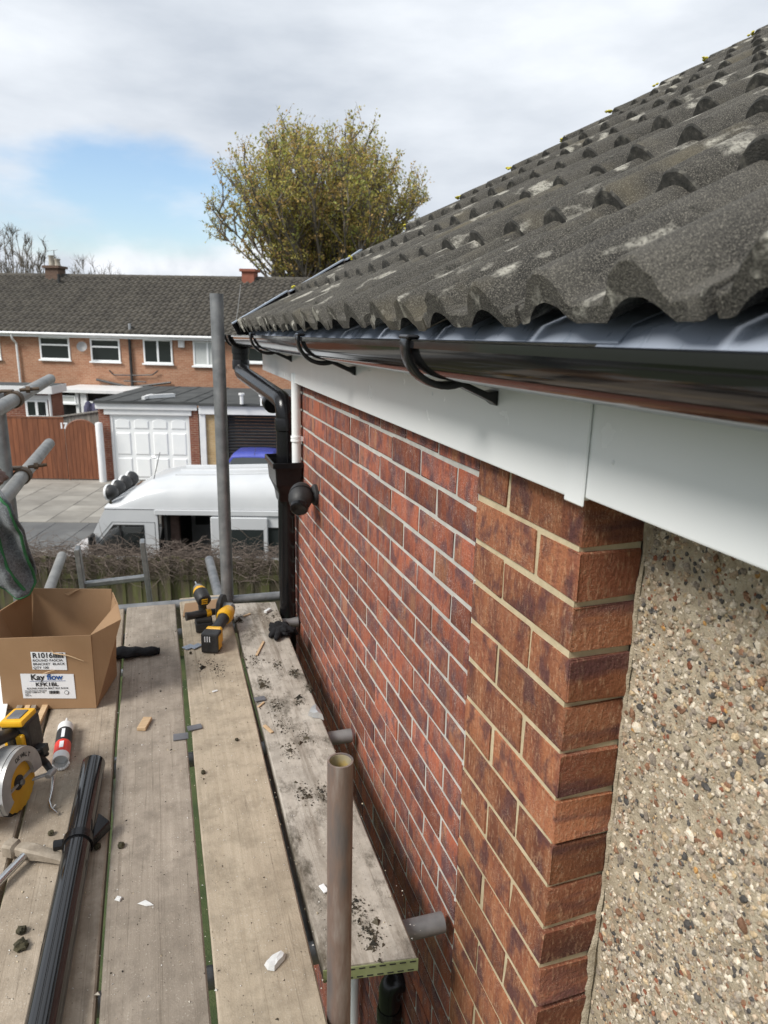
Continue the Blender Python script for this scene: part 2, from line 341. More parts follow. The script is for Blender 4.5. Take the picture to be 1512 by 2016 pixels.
# ------------------------------------------------------------------ mesh helpers
WM = {}
class MB:
    def __init__(s): s.v = []; s.f = []; s.c = None
    def add(s, vs, fs):
        n = len(s.v); s.v += [tuple(q) for q in vs]; s.f += [tuple(i+n for i in f) for f in fs]; return s
    def box(s, x0, x1, y0, y1, z0, z1):
        return s.add([(x0, y0, z0), (x1, y0, z0), (x1, y1, z0), (x0, y1, z0), (x0, y0, z1), (x1, y0, z1), (x1, y1, z1), (x0, y1, z1)],
                     [(0, 3, 2, 1), (4, 5, 6, 7), (0, 1, 5, 4), (1, 2, 6, 5), (2, 3, 7, 6), (3, 0, 4, 7)])
    def hexa(s, b4, t4):
        return s.add(list(b4)+list(t4), [(0, 3, 2, 1), (4, 5, 6, 7), (0, 1, 5, 4), (1, 2, 6, 5), (2, 3, 7, 6), (3, 0, 4, 7)])
    def obox(s, c, ax, ay, az, hx, hy, hz):
        c = Vector(c); ax, ay, az = Vector(ax).normalized()*hx, Vector(ay).normalized()*hy, Vector(az).normalized()*hz
        P = [c+i*ax+j*ay+k*az for k in (-1, 1) for (i, j) in ((-1, -1), (1, -1), (1, 1), (-1, 1))]
        return s.hexa(P[:4], P[4:])
    def bar(s, a, b, w, h, up=(0, 0, 1)):
        a, b = Vector(a), Vector(b); d = (b-a)
        sd = d.cross(Vector(up)).normalized(); u = sd.cross(d).normalized()
        return s.obox((a+b)/2, d, sd, u, d.length/2, w/2, h/2)
    def tube(s, pts, r, n=12, cap=True, closed=False):
        pts = [Vector(p) for p in pts]; k = len(pts)
        rr = r if isinstance(r, (list, tuple)) else [r]*k
        base = len(s.v); prev = None
        for i, p in enumerate(pts):
            d = (pts[min(i+1, k-1)]-pts[max(i-1, 0)])
            if d.length < 1e-9: d = Vector((0, 0, 1))
            d.normalize()
            if prev is None:
                a = Vector((0, 0, 1)) if abs(d.z) < .9 else Vector((1, 0, 0)); u = d.cross(a).normalized()
            else: u = (prev-prev.dot(d)*d).normalized()
            prev = u; w = d.cross(u)
            for j in range(n):
                t_ = 2*math.pi*j/n; s.v.append(tuple(p+rr[i]*(math.cos(t_)*u+math.sin(t_)*w)))
        for i in range(k-1):
            for j in range(n):
                a, b_ = base+i*n+j, base+i*n+(j+1) % n
                s.f.append((a, b_, b_+n, a+n))
        if cap: s.f.append(tuple(base+j for j in reversed(range(n)))); s.f.append(tuple(base+(k-1)*n+j for j in range(n)))
        return s
    def pipe(s, a, b, r, ri, n=24):                        # open-ended hollow tube
        a, b = Vector(a), Vector(b); d = (b-a).normalized()
        q = Vector((0, 0, 1)) if abs(d.z) < .9 else Vector((1, 0, 0)); u = d.cross(q).normalized(); w = d.cross(u)
        base = len(s.v)
        for p, rad in ((a, r), (b, r), (b, ri), (a, ri)):
            for j in range(n):
                t_ = 2*math.pi*j/n; s.v.append(tuple(p+rad*(math.cos(t_)*u+math.sin(t_)*w)))
        for i in range(4):
            for j in range(n):
                a0, a1 = base+i*n+j, base+i*n+(j+1) % n; c0 = base+((i+1) % 4)*n
                s.f.append((a0, a1, c0+(j+1) % n, c0+j))
        return s
    def lathe(s, c, axis, prof, n=20, capends=True):       # prof: (along, radius)
        c, d = Vector(c), Vector(axis).normalized()
        q = Vector((0, 0, 1)) if abs(d.z) < .9 else Vector((1, 0, 0)); u = d.cross(q).normalized(); w = d.cross(u)
        base = len(s.v)
        for (h, r) in prof:
            for j in range(n):
                t_ = 2*math.pi*j/n; s.v.append(tuple(c+d*h+max(r, 1e-4)*(math.cos(t_)*u+math.sin(t_)*w)))
        for i in range(len(prof)-1):
            for j in range(n):
                a0, a1 = base+i*n+j, base+i*n+(j+1) % n
                s.f.append((a0, a1, a1+n, a0+n))
        if capends: s.f.append(tuple(base+j for j in reversed(range(n)))); s.f.append(tuple(base+(len(prof)-1)*n+j for j in range(n)))
        return s
    def prism(s, poly, ext):                               # poly: 3-D loop, ext: extrusion vector
        n = len(poly); P = [Vector(p) for p in poly]; e = Vector(ext)
        return s.add(P+[p+e for p in P], [tuple(reversed(range(n))), tuple(range(n, 2*n))]+[(i, (i+1) % n, (i+1) % n+n, i+n) for i in range(n)])
    def mesh(s, name, mat, smooth=False, bev=0, seg=1, fixn=True):
        me = bpy.data.meshes.new(name); me.from_pydata(s.v, [], s.f); me.materials.append(MATS[mat])
        if bev or fixn:
            bm = bmesh.new(); bm.from_mesh(me)
            if fixn: bmesh.ops.recalc_face_normals(bm, faces=bm.faces)
            if bev:
                ed = [e_ for e_ in bm.edges if len(e_.link_faces) == 2 and e_.calc_face_angle(0) > .5]
                bmesh.ops.bevel(bm, geom=ed, offset=bev, segments=seg, affect='EDGES', profile=.6)
            bm.to_mesh(me); bm.free()
        if smooth:
            me.polygons.foreach_set('use_smooth', [True]*len(me.polygons))
            try: me.set_sharp_from_angle(angle=R_(40))
            except Exception: pass
        return me
    def build(s, name, mat, parent=None, frame=None, smooth=False, bev=0, seg=1, fixn=True):
        return place(name, s.mesh(name, mat, smooth, bev, seg, fixn), parent, frame)
def place(name, me, parent=None, frame=None):
    o = bpy.data.objects.new(name, me); col.objects.link(o)
    fr = frame if frame is not None else Matrix.Identity(4)
    o.matrix_basis = fr
    if parent is not None:
        o.parent = parent; o.matrix_parent_inverse = WM[parent.name].inverted()
    WM[o.name] = fr
    return o
def thing(name, label, cat, loc=(0, 0, 0), group=None, rz=0):
    o = bpy.data.objects.new(name, None); col.objects.link(o); o.empty_display_size = .1
    o.matrix_basis = Matrix.Translation(Vector(loc)) @ Matrix.Rotation(rz, 4, 'Z')
    WM[o.name] = o.matrix_basis.copy()
    return tag(o, label, cat, group)
def tag(o, label, cat, group=None):
    o['label'] = label; o['category'] = cat
    if group: o['group'] = group
    return o
def struct(o): o['kind'] = 'structure'; return o
def stuff(o): o['kind'] = 'stuff'; return o
def setcol(me, cols):                                       # one colour per face
    a = me.color_attributes.new('Col', 'FLOAT_COLOR', 'CORNER'); buf = []
    for p, c in zip(me.polygons, cols): buf += list(c4(c))*p.loop_total
    a.data.foreach_set('color', buf)
def arc(c, r, a0, a1, n, ax, ay):
    c, ax, ay = Vector(c), Vector(ax), Vector(ay)
    return [c+r*(math.cos(a0+(a1-a0)*i/n)*ax+math.sin(a0+(a1-a0)*i/n)*ay) for i in range(n+1)]
def text(body, origin, ex, ey, size, name, mat, parent, ext=.0004, align='LEFT', xs=1.0):
    cu = bpy.data.curves.new(name, 'FONT'); cu.body = body; cu.size = size; cu.align_x = align; cu.extrude = 0; cu.offset = ext
    o = bpy.data.objects.new(name, cu); col.objects.link(o)
    dg = bpy.context.evaluated_depsgraph_get(); me = bpy.data.meshes.new_from_object(o.evaluated_get(dg))
    bpy.data.objects.remove(o); me.materials.clear(); me.materials.append(MATS[mat])
    ex, ey = Vector(ex).normalized(), Vector(ey).normalized(); ez = ex.cross(ey)
    M4 = Matrix(((ex.x*xs, ey.x, ez.x, origin[0]), (ex.y*xs, ey.y, ez.y, origin[1]), (ex.z*xs, ey.z, ez.z, origin[2]), (0, 0, 0, 1)))
    me.transform(M4)
    return place(name, me, parent)

# ------------------------------------------------------------------ the setting: ground, street
AG, AT = R_(16), R_(24)
SG, ST = Matrix.Rotation(-AG, 4, 'Z'), Matrix.Rotation(-AT, 4, 'Z')       # street frame / terrace frame: s along the fronts, d away
def sp(u, v, d, fr=SG):
    r = fr.inverted().to_3x3() @ ray(u, v); r = r*(d/r.y); return r.x, r.z
def sg(u, v, z=GZ, fr=SG):
    r = fr.inverted().to_3x3() @ ray(u, v); r = r*(z/r.z); return r.x, r.y
g = MB(); g.add([(-400, -400, GZ-.02), (400, -400, GZ-.02), (400, 600, GZ-.02), (-400, 600, GZ-.02)], [(0, 1, 2, 3)])
struct(g.build('ground', 'grass'))
g = MB(); g.box(-40, 25, 11.5, 16.0, GZ-.1, GZ-.004); struct(g.build('road', 'asphalt', frame=SG))
# footway flags and driveway flags, each its own slab on a bed
g = MB(); g.box(-40, 10, 16.16, 18.6, GZ-.1, GZ+.085); foot = struct(g.build('footway', 'slab_dark', frame=SG))
g = MB(); g.box(-26, 4, 18.61, 24.6, GZ-.1, GZ+.08); drive = struct(g.build('driveway', 'slab', frame=SG))
kerb = struct(MB().box(-40, 10, 16.0, 16.02, GZ-.1, GZ+.05).build('kerb', 'kerb_concrete', frame=SG))
def slabs(par, name, mat, s0, s1, d0, d1, ws, wd_, z, cen, maxn=280, wob=.0):
    cache = {}; rows = round((d1-d0)/wd_); wd2 = (d1-d0)/rows
    cand = []
    for r in range(rows):
        off = (r % 2)*ws*.0
        for i in range(int((s1-s0)/ws)):
            cand.append((s0+i*ws+off, d0+r*wd2))
    cand.sort(key=lambda p: abs(p[0]-cen))
    me = MB().box(.006, ws-.006, .006, wd2-.006, 0, .03).mesh(name, mat, bev=.008)
    for (a, b_) in cand[:maxn]:
        o = place(name, me, par, SG @ Matrix.Translation((a, b_, z+random.uniform(0, .006))) @ Matrix.Rotation(random.uniform(-.002, .002), 4, 'X'))
slabs(foot, 'paving_flag', 'slab_dark', -18, -5, 16.18, 18.58, .9, .8, GZ+.066, -11, 60)
slabs(drive, 'paving_flag', 'slab', -21, -5, 18.63, 23.4, .9, .6, GZ+.066, -13, 150)
me = MB().box(.004, .9, 0, .14, 0, .16).mesh('kerb_stone', 'kerb_concrete', bev=.015)
for i in range(16): place('kerb_stone', me, kerb, SG @ Matrix.Translation((-19+i*.905, 16.02, GZ-.05)))

# ------------------------------------------------------------------ far terrace
TD = 31.0
ter = thing('terrace_house', 'long orange brick terrace under a dark tiled roof beyond the garages', 'house', (ST @ Vector((-14, TD, GZ))))
ev = -.60                                                  # eaves level
MB().box(-34, 4, TD, TD+8.4, GZ, ev).build('wall', 'far_brick', ter, ST)
PT = R_(31); rz0, rd0 = ev+.10, TD-.28
RL = 5.1
rise, run = math.sin(PT), math.cos(PT)
MB().prism([(-34, rd0+.1, rz0-.03), (-34, rd0+RL*run, rz0+RL*rise-.03), (-34, rd0+2*RL*run-.1, rz0-.03)], (38, 0, 0)).build('roof_deck', 'felt_roof', ter, ST)
tm = MB(); rows = 15; gz_ = RL/rows; tw = .30
prof = [(0, 0), (.05, .055), (.10, .08), (.15, .055), (.20, 0), (.30, 0)]
for r in range(rows):
    for i in range(int(36/tw)):
        s0 = -33+i*tw; jz = random.uniform(-.003, .006)
        A = []
        for (px, pz) in prof:
            for (tt, lift) in ((0, .085), (gz_+.05, .010)):
                q = r*gz_+tt; A.append((s0+px, rd0+q*run-(pz+lift+jz)*rise*.6, rz0+q*rise+(pz+lift+jz)*run))
        b0 = len(tm.v); tm.v += A
        for k in range(5): tm.f.append((b0+2*k, b0+2*k+2, b0+2*k+3, b0+2*k+1))
        low = [(a[0], a[1]+.02, a[2]-.085) for a in A[0::2]]; b1 = len(tm.v); tm.v += low
        for k in range(5): tm.f.append((b0+2*k, b1+k, b1+k+1, b0+2*k+2))
stuff(tm.build('roof_tiles', 'far_tile', ter, ST, fixn=False))
rt_ = MB(); rz1 = rz0+RL*rise+.09; rd1 = rd0+RL*run
for i in range(78): rt_.lathe((-33+i*.46, rd1, rz1-.08), (1, 0, 0), [(0, .135), (.44, .125)], 8)
stuff(rt_.build('ridge_tiles', 'far_tile', ter, ST, smooth=True))
MB().box(-34, 4, TD-.30, TD+.02, ev-.10, ev-.02).build('soffit', 'white_trim', ter, ST)
MB().box(-34, 4, TD-.335, TD-.302, ev-.12, ev+.08).build('fascia', 'white_trim', ter, ST)
gt = MB(); gt.tube([(-34, TD-.40, ev+.05), (4, TD-.40, ev+.0)], .06, 8); gt.build('gutter', 'white_trim', ter, ST, smooth=True)
def tpx(x0, y0, x1, y1, d=TD):
    a, za = sp(x0, (y0+y1)/2, d, ST); b_, zb = sp(x1, (y0+y1)/2, d, ST); _, zt = sp((x0+x1)/2, y0, d, ST); _, zl = sp((x0+x1)/2, y1, d, ST)
    return a, b_, zl, zt
def window(par, fr, s0, s1, z0, z1, d, kind, panemat='glass_dark', fw=.075, fm='white_pvc'):
    w = MB()
    w.box(s0, s0+fw, d-.05, d+.03, z0, z1).box(s1-fw, s1, d-.05, d+.03, z0, z1)
    w.box(s0+fw, s1-fw, d-.048, d+.028, z0, z0+fw).box(s0+fw, s1-fw, d-.048, d+.028, z1-fw, z1)
    panes = []
    if kind == 'top':
        zt = z1-fw-(z1-z0)*.24
        w.box(s0+fw, s1-fw, d-.055, d+.028, zt-fw, zt)
        panes = [(s0+fw, s1-fw, z0+fw, zt-fw), (s0+fw, s1-fw, zt, z1-fw)]
    elif kind == 'two':
        sm_ = (s0+s1)/2; w.box(sm_-fw*.6, sm_+fw*.6, d-.055, d+.028, z0+fw, z1-fw)
        panes = [(s0+fw, sm_-fw*.6, z0+fw, z1-fw), (sm_+fw*.6, s1-fw, z0+fw, z1-fw)]
    else: panes = [(s0+fw, s1-fw, z0+fw, z1-fw)]
    wo = w.build('window', fm, par, fr, bev=.006)
    for (a, b_, c_, e_) in panes: MB().box(a, b_, d-.02, d-.004, c_, e_).build('pane', panemat, wo, fr)
    MB().box(s0-.06, s1+.06, d-.12, d-.051, z0-.06, z0+.012).build('sill', fm, wo, fr, bev=.006)
    return wo
for (x0, y0, x1, y1, k, pmn) in ((79, 663, 138, 708, 'top', 'glass_dark'), (179, 667, 237, 712, 'top', 'glass_dark'), (283, 668, 340, 716, 'two', 'glass_dark'), (381, 672, 438, 721, 'two', 'curtain'), (-58, 660, 1, 706, 'top', 'glass_dark'), (476, 664, 532, 714, 'top', 'glass_dark')):
    a, b_, zl, zt = tpx(x0, y0, x1, y1); window(ter, ST, a, b_, zl, zt, TD, k, pmn)
a, b_, zl, zt = tpx(37, 655, 45, 790); MB().tube([(a+.05, TD-.38, ev), (a+.05, TD-.36, ev-.2), (a+.07, TD-.1, ev-.45), (a+.07, TD-.1, -3.6)], .05, 8).build('rain_pipe', 'white_trim', ter, ST, smooth=True)
# soil stack and its arms
s_, z_ = sp(261, 765, TD-.1, ST); zt = ev-.1
st = MB().tube([(s_, TD-.1, zt), (s_, TD-.1, z_)], .065, 8)
def arm(x0, y0, x1, y1, r):
    a = sp(x0, y0, TD-.12, ST); c_ = sp(x1, y1, TD-.12, ST); st.tube([(a[0], TD-.12, a[1]), (c_[0], TD-.12, c_[1])], r, 6)
arm(190, 747, 262, 764, .06); arm(262, 762, 336, 753, .055); arm(215, 729, 224, 738, .03); arm(224, 738, 262, 739, .03); arm(262, 739, 300, 738, .03); arm(300, 738, 311, 730, .03); arm(244, 750, 288, 752, .03)
st.build('soil_pipe', 'soil_black', ter, ST, smooth=True)
a = sp(254, 656, TD-.2, ST); MB().tube([(a[0], TD-.1, a[1]), (a[0], TD-.1, a[1]+.42)], .06, 8).build('vent_pipe', 'lead_flash', ter, ST)
# dish, alarm box
a = sp(162, 683, TD-.35, ST)
dm = MB().lathe((a[0], TD-.35, a[1]), (.25, -.9, .25), [(0, .02), (.03, .12), (.07, .22), (.085, .225), (.05, .12), (.02, .02)], 16)
dm.tube([(a[0], TD-.3, a[1]), (a[0]-.25, TD, a[1]-.2)], .02, 6); dm.build('satellite_dish', 'dish_grey', ter, ST, smooth=True)
a = sp(357, 677, TD-.06, ST); MB().box(a[0]-.14, a[0]+.14, TD-.12, TD, a[1]-.17, a[1]+.17).build('alarm_box', 'white_trim', ter, ST, bev=.03)
# chimneys
def chimney(u, v, hw, h, mat, pots):
    s_, _ = sp(u, v, rd1, ST); zb = rz1-.5
    ch = MB().box(s_-hw, s_+hw, rd1-.35, rd1+.35, zb, zb+.5+h)
    co = ch.build('chimney', mat, ter, ST)
    MB().box(s_-hw-.09, s_+hw+.09, rd1-.44, rd1+.44, zb+.5+h, zb+.62+h).build('chimney_cap', mat, co, ST)
    for k in range(pots): MB().lathe((s_-hw*.45+k*hw*.9, rd1, zb+.62+h), (0, 0, 1), [(0, .15), (.1, .13), (.42-.16*k, .12), (.46-.16*k, .15), (.5-.16*k, .15)], 12).build('chimney_pot', 'clay_pot', co, ST, smooth=True)
    return s_, zb+.62+h, co
cs, cz, co = chimney(109, 535, .34, .28, 'dark_brick', 2)
MB().tube([(cs-.1, rd1+.2, cz), (cs-.1, rd1+.2, cz+.75)], .02, 6).tube([(cs-.65, rd1+.2, cz+.72), (cs+.1, rd1+.2, cz+.78)], .012, 5).tube([(cs-.5, rd1+.05, cz+.73), (cs-.5, rd1+.35, cz+.73)], .01, 5).build('aerial', 'galv', co, ST)
chimney(492, 545, .30, .25, 'red_ridge', 0)
s_, z_ = sp(113, 552, rd1-.9, ST)
MB().tube([(s_, rd1-.75, z_-.35), (s_, rd1-.75, z_+.3)], .07, 8).build('flue', 'soil_black', ter, ST)
MB().box(s_-.45, s_+.45, rd1-1.0, rd1-.55, z_-.42, z_-.30).build('flue_flashing', 'lead_white', ter, ST, bev=.05)
# ground floor lean-to with white frames
a, b_, zl, zt = tpx(108, 772, 236, 832, 28.6)
ext = thing('lean_to', 'white framed lean-to on the back of the far terrace above the gate', 'lean-to', ST @ Vector(((a+b_)/2, 29.5, GZ)))
MB().box(a, b_, 28.6, 30.98, GZ, zl-.4).build('wall', 'white_trim', ext, ST)
MB().box(a-.1, b_+.3, 28.4, 30.98, zt-.02, zt+.10).build('roof', 'white_trim', ext, ST)
MB().box(a+.1, b_-.1, 28.9, 30.9, zl-.38, zt-.03).build('room', 'interior_dark', ext, ST)
w0, w1, wl, wt = tpx(108, 778, 150, 793, 28.6); window(ext, ST, w0, w1, wl, wt, 28.6, 'one', 'curtain', .06)
for x in (108, 150, 160, 166): q = sp(x, 800, 28.6, ST)[0]; MB().box(q, q+.13, 28.58, 28.7, zl-.4, zt-.03).build('frame_post', 'white_trim', ext, ST)
for (x0, y0, x1, y1) in ((168, 790, 190, 830),):
    w0, w1, wl, wt = tpx(x0, y0, x1, y1, 28.6); window(ext, ST, w0, w1, wl, wt, 28.6, 'one')
# dark coats hung at the lean-to door
w0, w1, wl, wt = tpx(168, 782, 200, 820, 28.2)
cl = MB()
for i in range(7):
    x = w0+(w1-w0)*(i+.5)/7; z = wt-random.uniform(.02, .3); cl.lathe((x, 28.2+random.uniform(-.05, .05), z), (0, 0, -1), [(0, .05), (.1, .13), (.45, .15), (.75, .10)], 8)
tag(cl.build('hanging_laundry', 'purple_cloth', None, ST, smooth=True), 'dark laundry hanging by the white lean-to of the far terrace', 'laundry')
# bare wire across the roof
a0 = ony(474, 560, 30); a1 = ony(462, 650, 26)
tag(MB().tube([a0, (a0+a1)/2-Vector((0, 0, .1)), a1], .012, 5).build('overhead_cable', 'galv_light'), 'thin pale cable rising in front of the far terrace roof', 'cable')

# brick outhouse left
OD = 25.6
a, b_, zl, zt = [*sp(-60, 800, OD), 0, 0][0], sp(104, 800, OD)[0], GZ, sp(100, 762, OD)[1]
oh = thing('outhouse', 'small red brick outhouse with flat roof behind the brown gate', 'outhouse', SG @ Vector(((a+b_)/2, OD+1.5, GZ)))
MB().box(a, b_, OD, OD+.9, GZ, zt-.05).build('wall', 'red_brick', oh, SG)
MB().box(a-.2, b_+.1, OD-.25, OD+1.0, zt-.05, zt+.06).build('roof', 'felt_roof', oh, SG)
MB().box(a-.2, b_+.12, OD-.29, OD-.26, zt-.22, zt+.05).build('fascia', 'white_trim', oh, SG)
MB().box(b_+.11, b_+.14, OD-.29, OD+1.0, zt-.22, zt+.05).build('verge_board', 'white_trim', oh, SG)
w0 = sp(51, 800, OD)[0]; w1 = sp(95, 800, OD)[0]; wt = sp(70, 787, OD)[1]; wl = sp(70, 822, OD)[1]
wo = window(oh, SG, w0, w1, wl, wt, OD, 'two'); MB().box(w0-.12, w1+.12, OD-.06, OD-.001, wt+.01, wt+.16).build('lintel', 'white_trim', wo, SG)
MB().tube([(b_-.05, OD-.08, zt-.2), (b_-.05, OD-.08, GZ)], .05, 8).build('rain_pipe', 'white_trim', oh, SG)

# brown close-board fence and arched gate
GD = 24.0
f0, f1 = sp(8, 880, GD)[0], sp(130, 880, GD)[0]; ft = sp(70, 822, GD)[1]; gb = GZ+.09
gf = thing('boarded_gate', 'tall reddish brown boarded gate panel carrying the white number 17', 'gate', SG @ Vector(((f0+f1)/2, GD, GZ)))
n = 12
for i in range(n):
    x0 = f0+(f1-f0)*i/n; MB().box(x0+.004, x0+(f1-f0)/n-.004, GD-.012+random.uniform(-.004, .004), GD+.012, gb+.03, ft-.02+random.uniform(-.008, .008)).build('plank', 'gate_wood', gf, SG)
MB().box(f0, f1, GD-.03, GD+.03, ft-.01, ft+.03).build('top_rail', 'gate_wood', gf, SG)
p17 = sp(117, 842, GD-.03)
text('17', SG @ Vector((p17[0], GD-.016, p17[1]-.02)), SG.to_3x3() @ Vector((1, 0, 0)), (0, 0, 1), .26, 'house_number', 'label_white', gf, .012)
g0, g1 = sp(132, 880, GD-.03)[0], sp(193, 880, GD-.03)[0]; gc = (g0+g1)/2; gr = (g1-g0)/2; gs = sp(132, 852, GD)[1]; gtop = sp(162, 828, GD)[1]
ga = thing('arched_gate', 'round topped brown garden gate beside the white gate post', 'gate', SG @ Vector((gc, GD, GZ)))
n = 8
for i in range(n):
    x0, x1 = g0+2*gr*i/n+.004, g0+2*gr*(i+1)/n-.004
    zt_ = lambda x: gs+(gtop-gs)*math.sqrt(max(0, 1-((x-gc)/gr)**2))
    P = [(x0, GD-.02, gb+.03), (x1, GD-.02, gb+.03), (x1, GD-.02, zt_(x1)), ((x0+x1)/2, GD-.02, zt_((x0+x1)/2)), (x0, GD-.02, zt_(x0))]
    MB().prism(P, (0, .025, 0)).build('plank', 'gate_wood', ga, SG)
ar = MB().tube([(g0, GD-.0, gb)]+[(gc-gr*math.cos(math.pi*k/12), GD, gs+(gtop-gs+.02)*math.sin(math.pi*k/12)) for k in range(13)]+[(g1, GD, gb)], .03, 6); ar.build('gate_frame', 'gate_wood', ga, SG)
x = sp(198, 880, GD-.2)[0]; zt = sp(198, 831, GD-.2)[1]
tag(MB().lathe((x, GD-.2, GZ+.05), (0, 0, 1), [(0, .12), (zt-GZ-.12, .12), (zt-GZ-.07, .10), (zt-GZ-.05, .02)], 12).build('gate_post', 'white_trim', None, SG, smooth=True), 'rounded white post between the arched gate and the garage', 'post')
# grey weathered fence behind
q0, q1 = sp(60, 830, 25.2)[0], sp(197, 830, 25.2)[0]; zt0, zt1 = sp(112, 822, 25.2)[1], sp(192, 810, 25.2)[1]
gy = thing('grey_fence', 'weathered grey board fence behind the brown gates', 'fence', SG @ Vector(((q0+q1)/2, 25.2, GZ)))
n = 22
for i in range(n):
    x0 = q0+(q1-q0)*i/n; zz = zt0+(zt1-zt0)*max(0, (i-8)/(n-8)); MB().box(x0+.003, x0+(q1-q0)/n-.003, 25.2, 25.22, GZ, zz).build('plank', 'grey_fence_wood', gy, SG)
MB().bar((q0, 25.17, zt0+.02), (q0+(q1-q0)*8/n, 25.17, zt0+.02), .06, .05).bar((q0+(q1-q0)*8/n, 25.17, zt0+.02), (q1, 25.17, zt1+.02), .06, .05).build('top_rail', 'grey_fence_wood', gy, SG)

# ------------------------------------------------------------------ garages
D1 = 24.0
def gpx(x, y, d=D1): return sp(x, y, d)
gL, gR = gpx(198, 870)[0], gpx(392, 870)[0]; dL, dR = gpx(223, 870)[0], gpx(371, 870)[0]
zft, zfm, zdt = gpx(290, 792)[1], gpx(290, 806)[1], gpx(290, 817)[1]
gar = thing('garage', 'flat roofed brick garage with a white panelled up-and-over door', 'garage', SG @ Vector(((gL+gR)/2, D1, GZ)))
gb = GZ+.09
MB().box(gL, dL-.06, D1, D1+.35, gb, zfm-.02).build('pier', 'red_brick', gar, SG)
MB().box(dR+.06, gR, D1, D1+.35, gb, zfm-.02).build('pier', 'red_brick', gar, SG)
MB().box(gL, gL+.2, D1+.352, D1+5.6, gb, zfm-.02).build('side_wall', 'red_brick', gar, SG)
MB().box(gR-.2, gR, D1+.352, D1+5.6, gb, zfm-.02).build('side_wall', 'red_brick', gar, SG)
MB().box(gL-.05, gR+.0, D1-.12, D1-.06, zfm, zft).build('fascia', 'white_trim', gar, SG, bev=.008)
MB().box(gL+.2, dR+.15, D1-.055, D1-.005, zdt, zfm+.02).build('lower_fascia', 'white_trim', gar, SG, bev=.008)
ro = MB().box(gL-.08, gR+.03, D1-.2, D1+5.8, zft-.04, zft+.05).build('roof', 'felt_roof', gar, SG)
for i in range(4):
    x = gL+(gR-gL)*(i+.45)/4; MB().bar((x, D1-.19, zft+.06), (x+.1, D1+5.7, zft+.06), .12, .015).build('felt_seam', 'felt_roof', ro, SG)
for (x0, y0, x1, y1) in ((290, 777, 342, 774),):
    a = sg(x0, y0, zft+.2); c_ = sg(x1, y1, zft+.2)
    MB().bar((a[0], a[1], zft+.13), (c_[0], c_[1], zft+.13), .18, .12).bar((a[0], a[1]-.5, zft+.13), (a[0], a[1]+.5, zft+.13), .1, .1).build('roof_vent', 'white_trim', gar, SG)
dr = MB().box(dL-.06, dL+.02, D1+.02, D1+.12, gb, zdt).box(dR-.02, dR+.06, D1+.02, D1+.12, gb, zdt).box(dL+.02, dR-.02, D1+.02, D1+.12, zdt-.06, zdt).build('door_frame', 'white_trim', gar, SG)
door = MB().box(dL+.022, dR-.022, D1+.06, D1+.10, gb+.02, zdt-.062).build('garage_door', 'white_pvc', gar, SG)
dh = zdt-.08-gb; dw = dR-dL-.04
for r, (za, zb) in enumerate(((.03, .36), (.39, .76), (.80, .98))):
    for c_ in range(4):
        x0 = dL+.03+dw*(c_+.10)/4; x1 = dL+.03+dw*(c_+.90)/4; z0 = gb+.02+dh*za+.02; z1 = gb+.02+dh*zb-.02
        p = MB()
        if r < 2:
            p.hexa([(x0, D1+.059, z0), (x1, D1+.059, z0), (x1, D1+.059, z1), (x0, D1+.059, z1)], [(x0+.035, D1+.03, z0+.035), (x1-.035, D1+.03, z0+.035), (x1-.035, D1+.03, z1-.035), (x0+.035, D1+.03, z1-.035)])
        else:
            arcp = lambda e_, dd: [(x0+e_, dd, z0+e_), (x1-e_, dd, z0+e_), (x1-e_, dd, z1-.09-e_*.5)]+[(x1-e_-(x1-x0-2*e_)*k/6, dd, z1-.09-e_*.5+.09*math.sin(math.pi*k/6)) for k in range(1, 6)]+[(x0+e_, dd, z1-.09-e_*.5)]
            A, B = arcp(0, D1+.059), arcp(.03, D1+.03); nA = len(A)
            p.add(A+B, [tuple(range(nA, 2*nA))]+[(i, (i+1) % nA, (i+1) % nA+nA, i+nA) for i in range(nA)])
        p.build('door_panel', 'white_pvc', door, SG)
MB().tube([((dL+dR)/2, D1+.04, gb+dh*.38), ((dL+dR)/2+.1, D1+.02, gb+dh*.38)], .015, 6).build('handle', 'chrome', door, SG)
# second garage
hL, hR = gpx(394, 870)[0]+.02, gpx(610, 870)[0]
g2 = thing('garage', 'flat roofed buff brick garage with a black roller shutter', 'garage', SG @ Vector(((hL+hR)/2, D1, GZ)))
z2 = gpx(470, 799)[1]; z2b = gpx(470, 816)[1]
rl, rr_ = gpx(446, 870)[0], gpx(580, 870)[0]
pl = gpx(407, 870)[0]
MB().box(hL, pl, D1-.08, D1+.05, gb, z2-.05).build('corner_post', 'white_trim', g2, SG, bev=.01)
MB().box(pl+.002, rl-.05, D1, D1+.35, gb, z2b+.05).build('pier', 'buff_brick', g2, SG)
MB().box(rr_+.05, hR, D1, D1+.35, gb, z2b+.05).build('pier', 'buff_brick', g2, SG)
MB().box(hL+.003, hR, D1-.14, D1-.083, z2b, z2).build('fascia', 'white_trim', g2, SG, bev=.01)
r2 = MB().box(hL-.02, hR+.1, D1-.22, D1+5.8, z2+.002, z2+.09).build('roof', 'felt_roof', g2, SG)
for (u, v) in ((476, 795), (516, 798)):
    a = sg(u, v, z2+.1); MB().lathe((a[0], a[1], z2+.09), (0, 0, 1), [(0, .06), (.28, .06), (.3, .1), (.36, .1)], 10).build('roof_outlet', 'white_trim', g2, SG)
MB().box(hL, hL+.2, D1+.352, D1+5.6, gb, z2).box(hR-.2, hR, D1+.352, D1+5.6, gb, z2).build('side_wall', 'buff_brick', g2, SG)
MB().box(rl-.05, rl, D1+.02, D1+.2, gb, z2b).box(rr_, rr_+.05, D1+.02, D1+.2, gb, z2b).build('shutter_guide', 'roller_black', g2, SG)
ns = 22
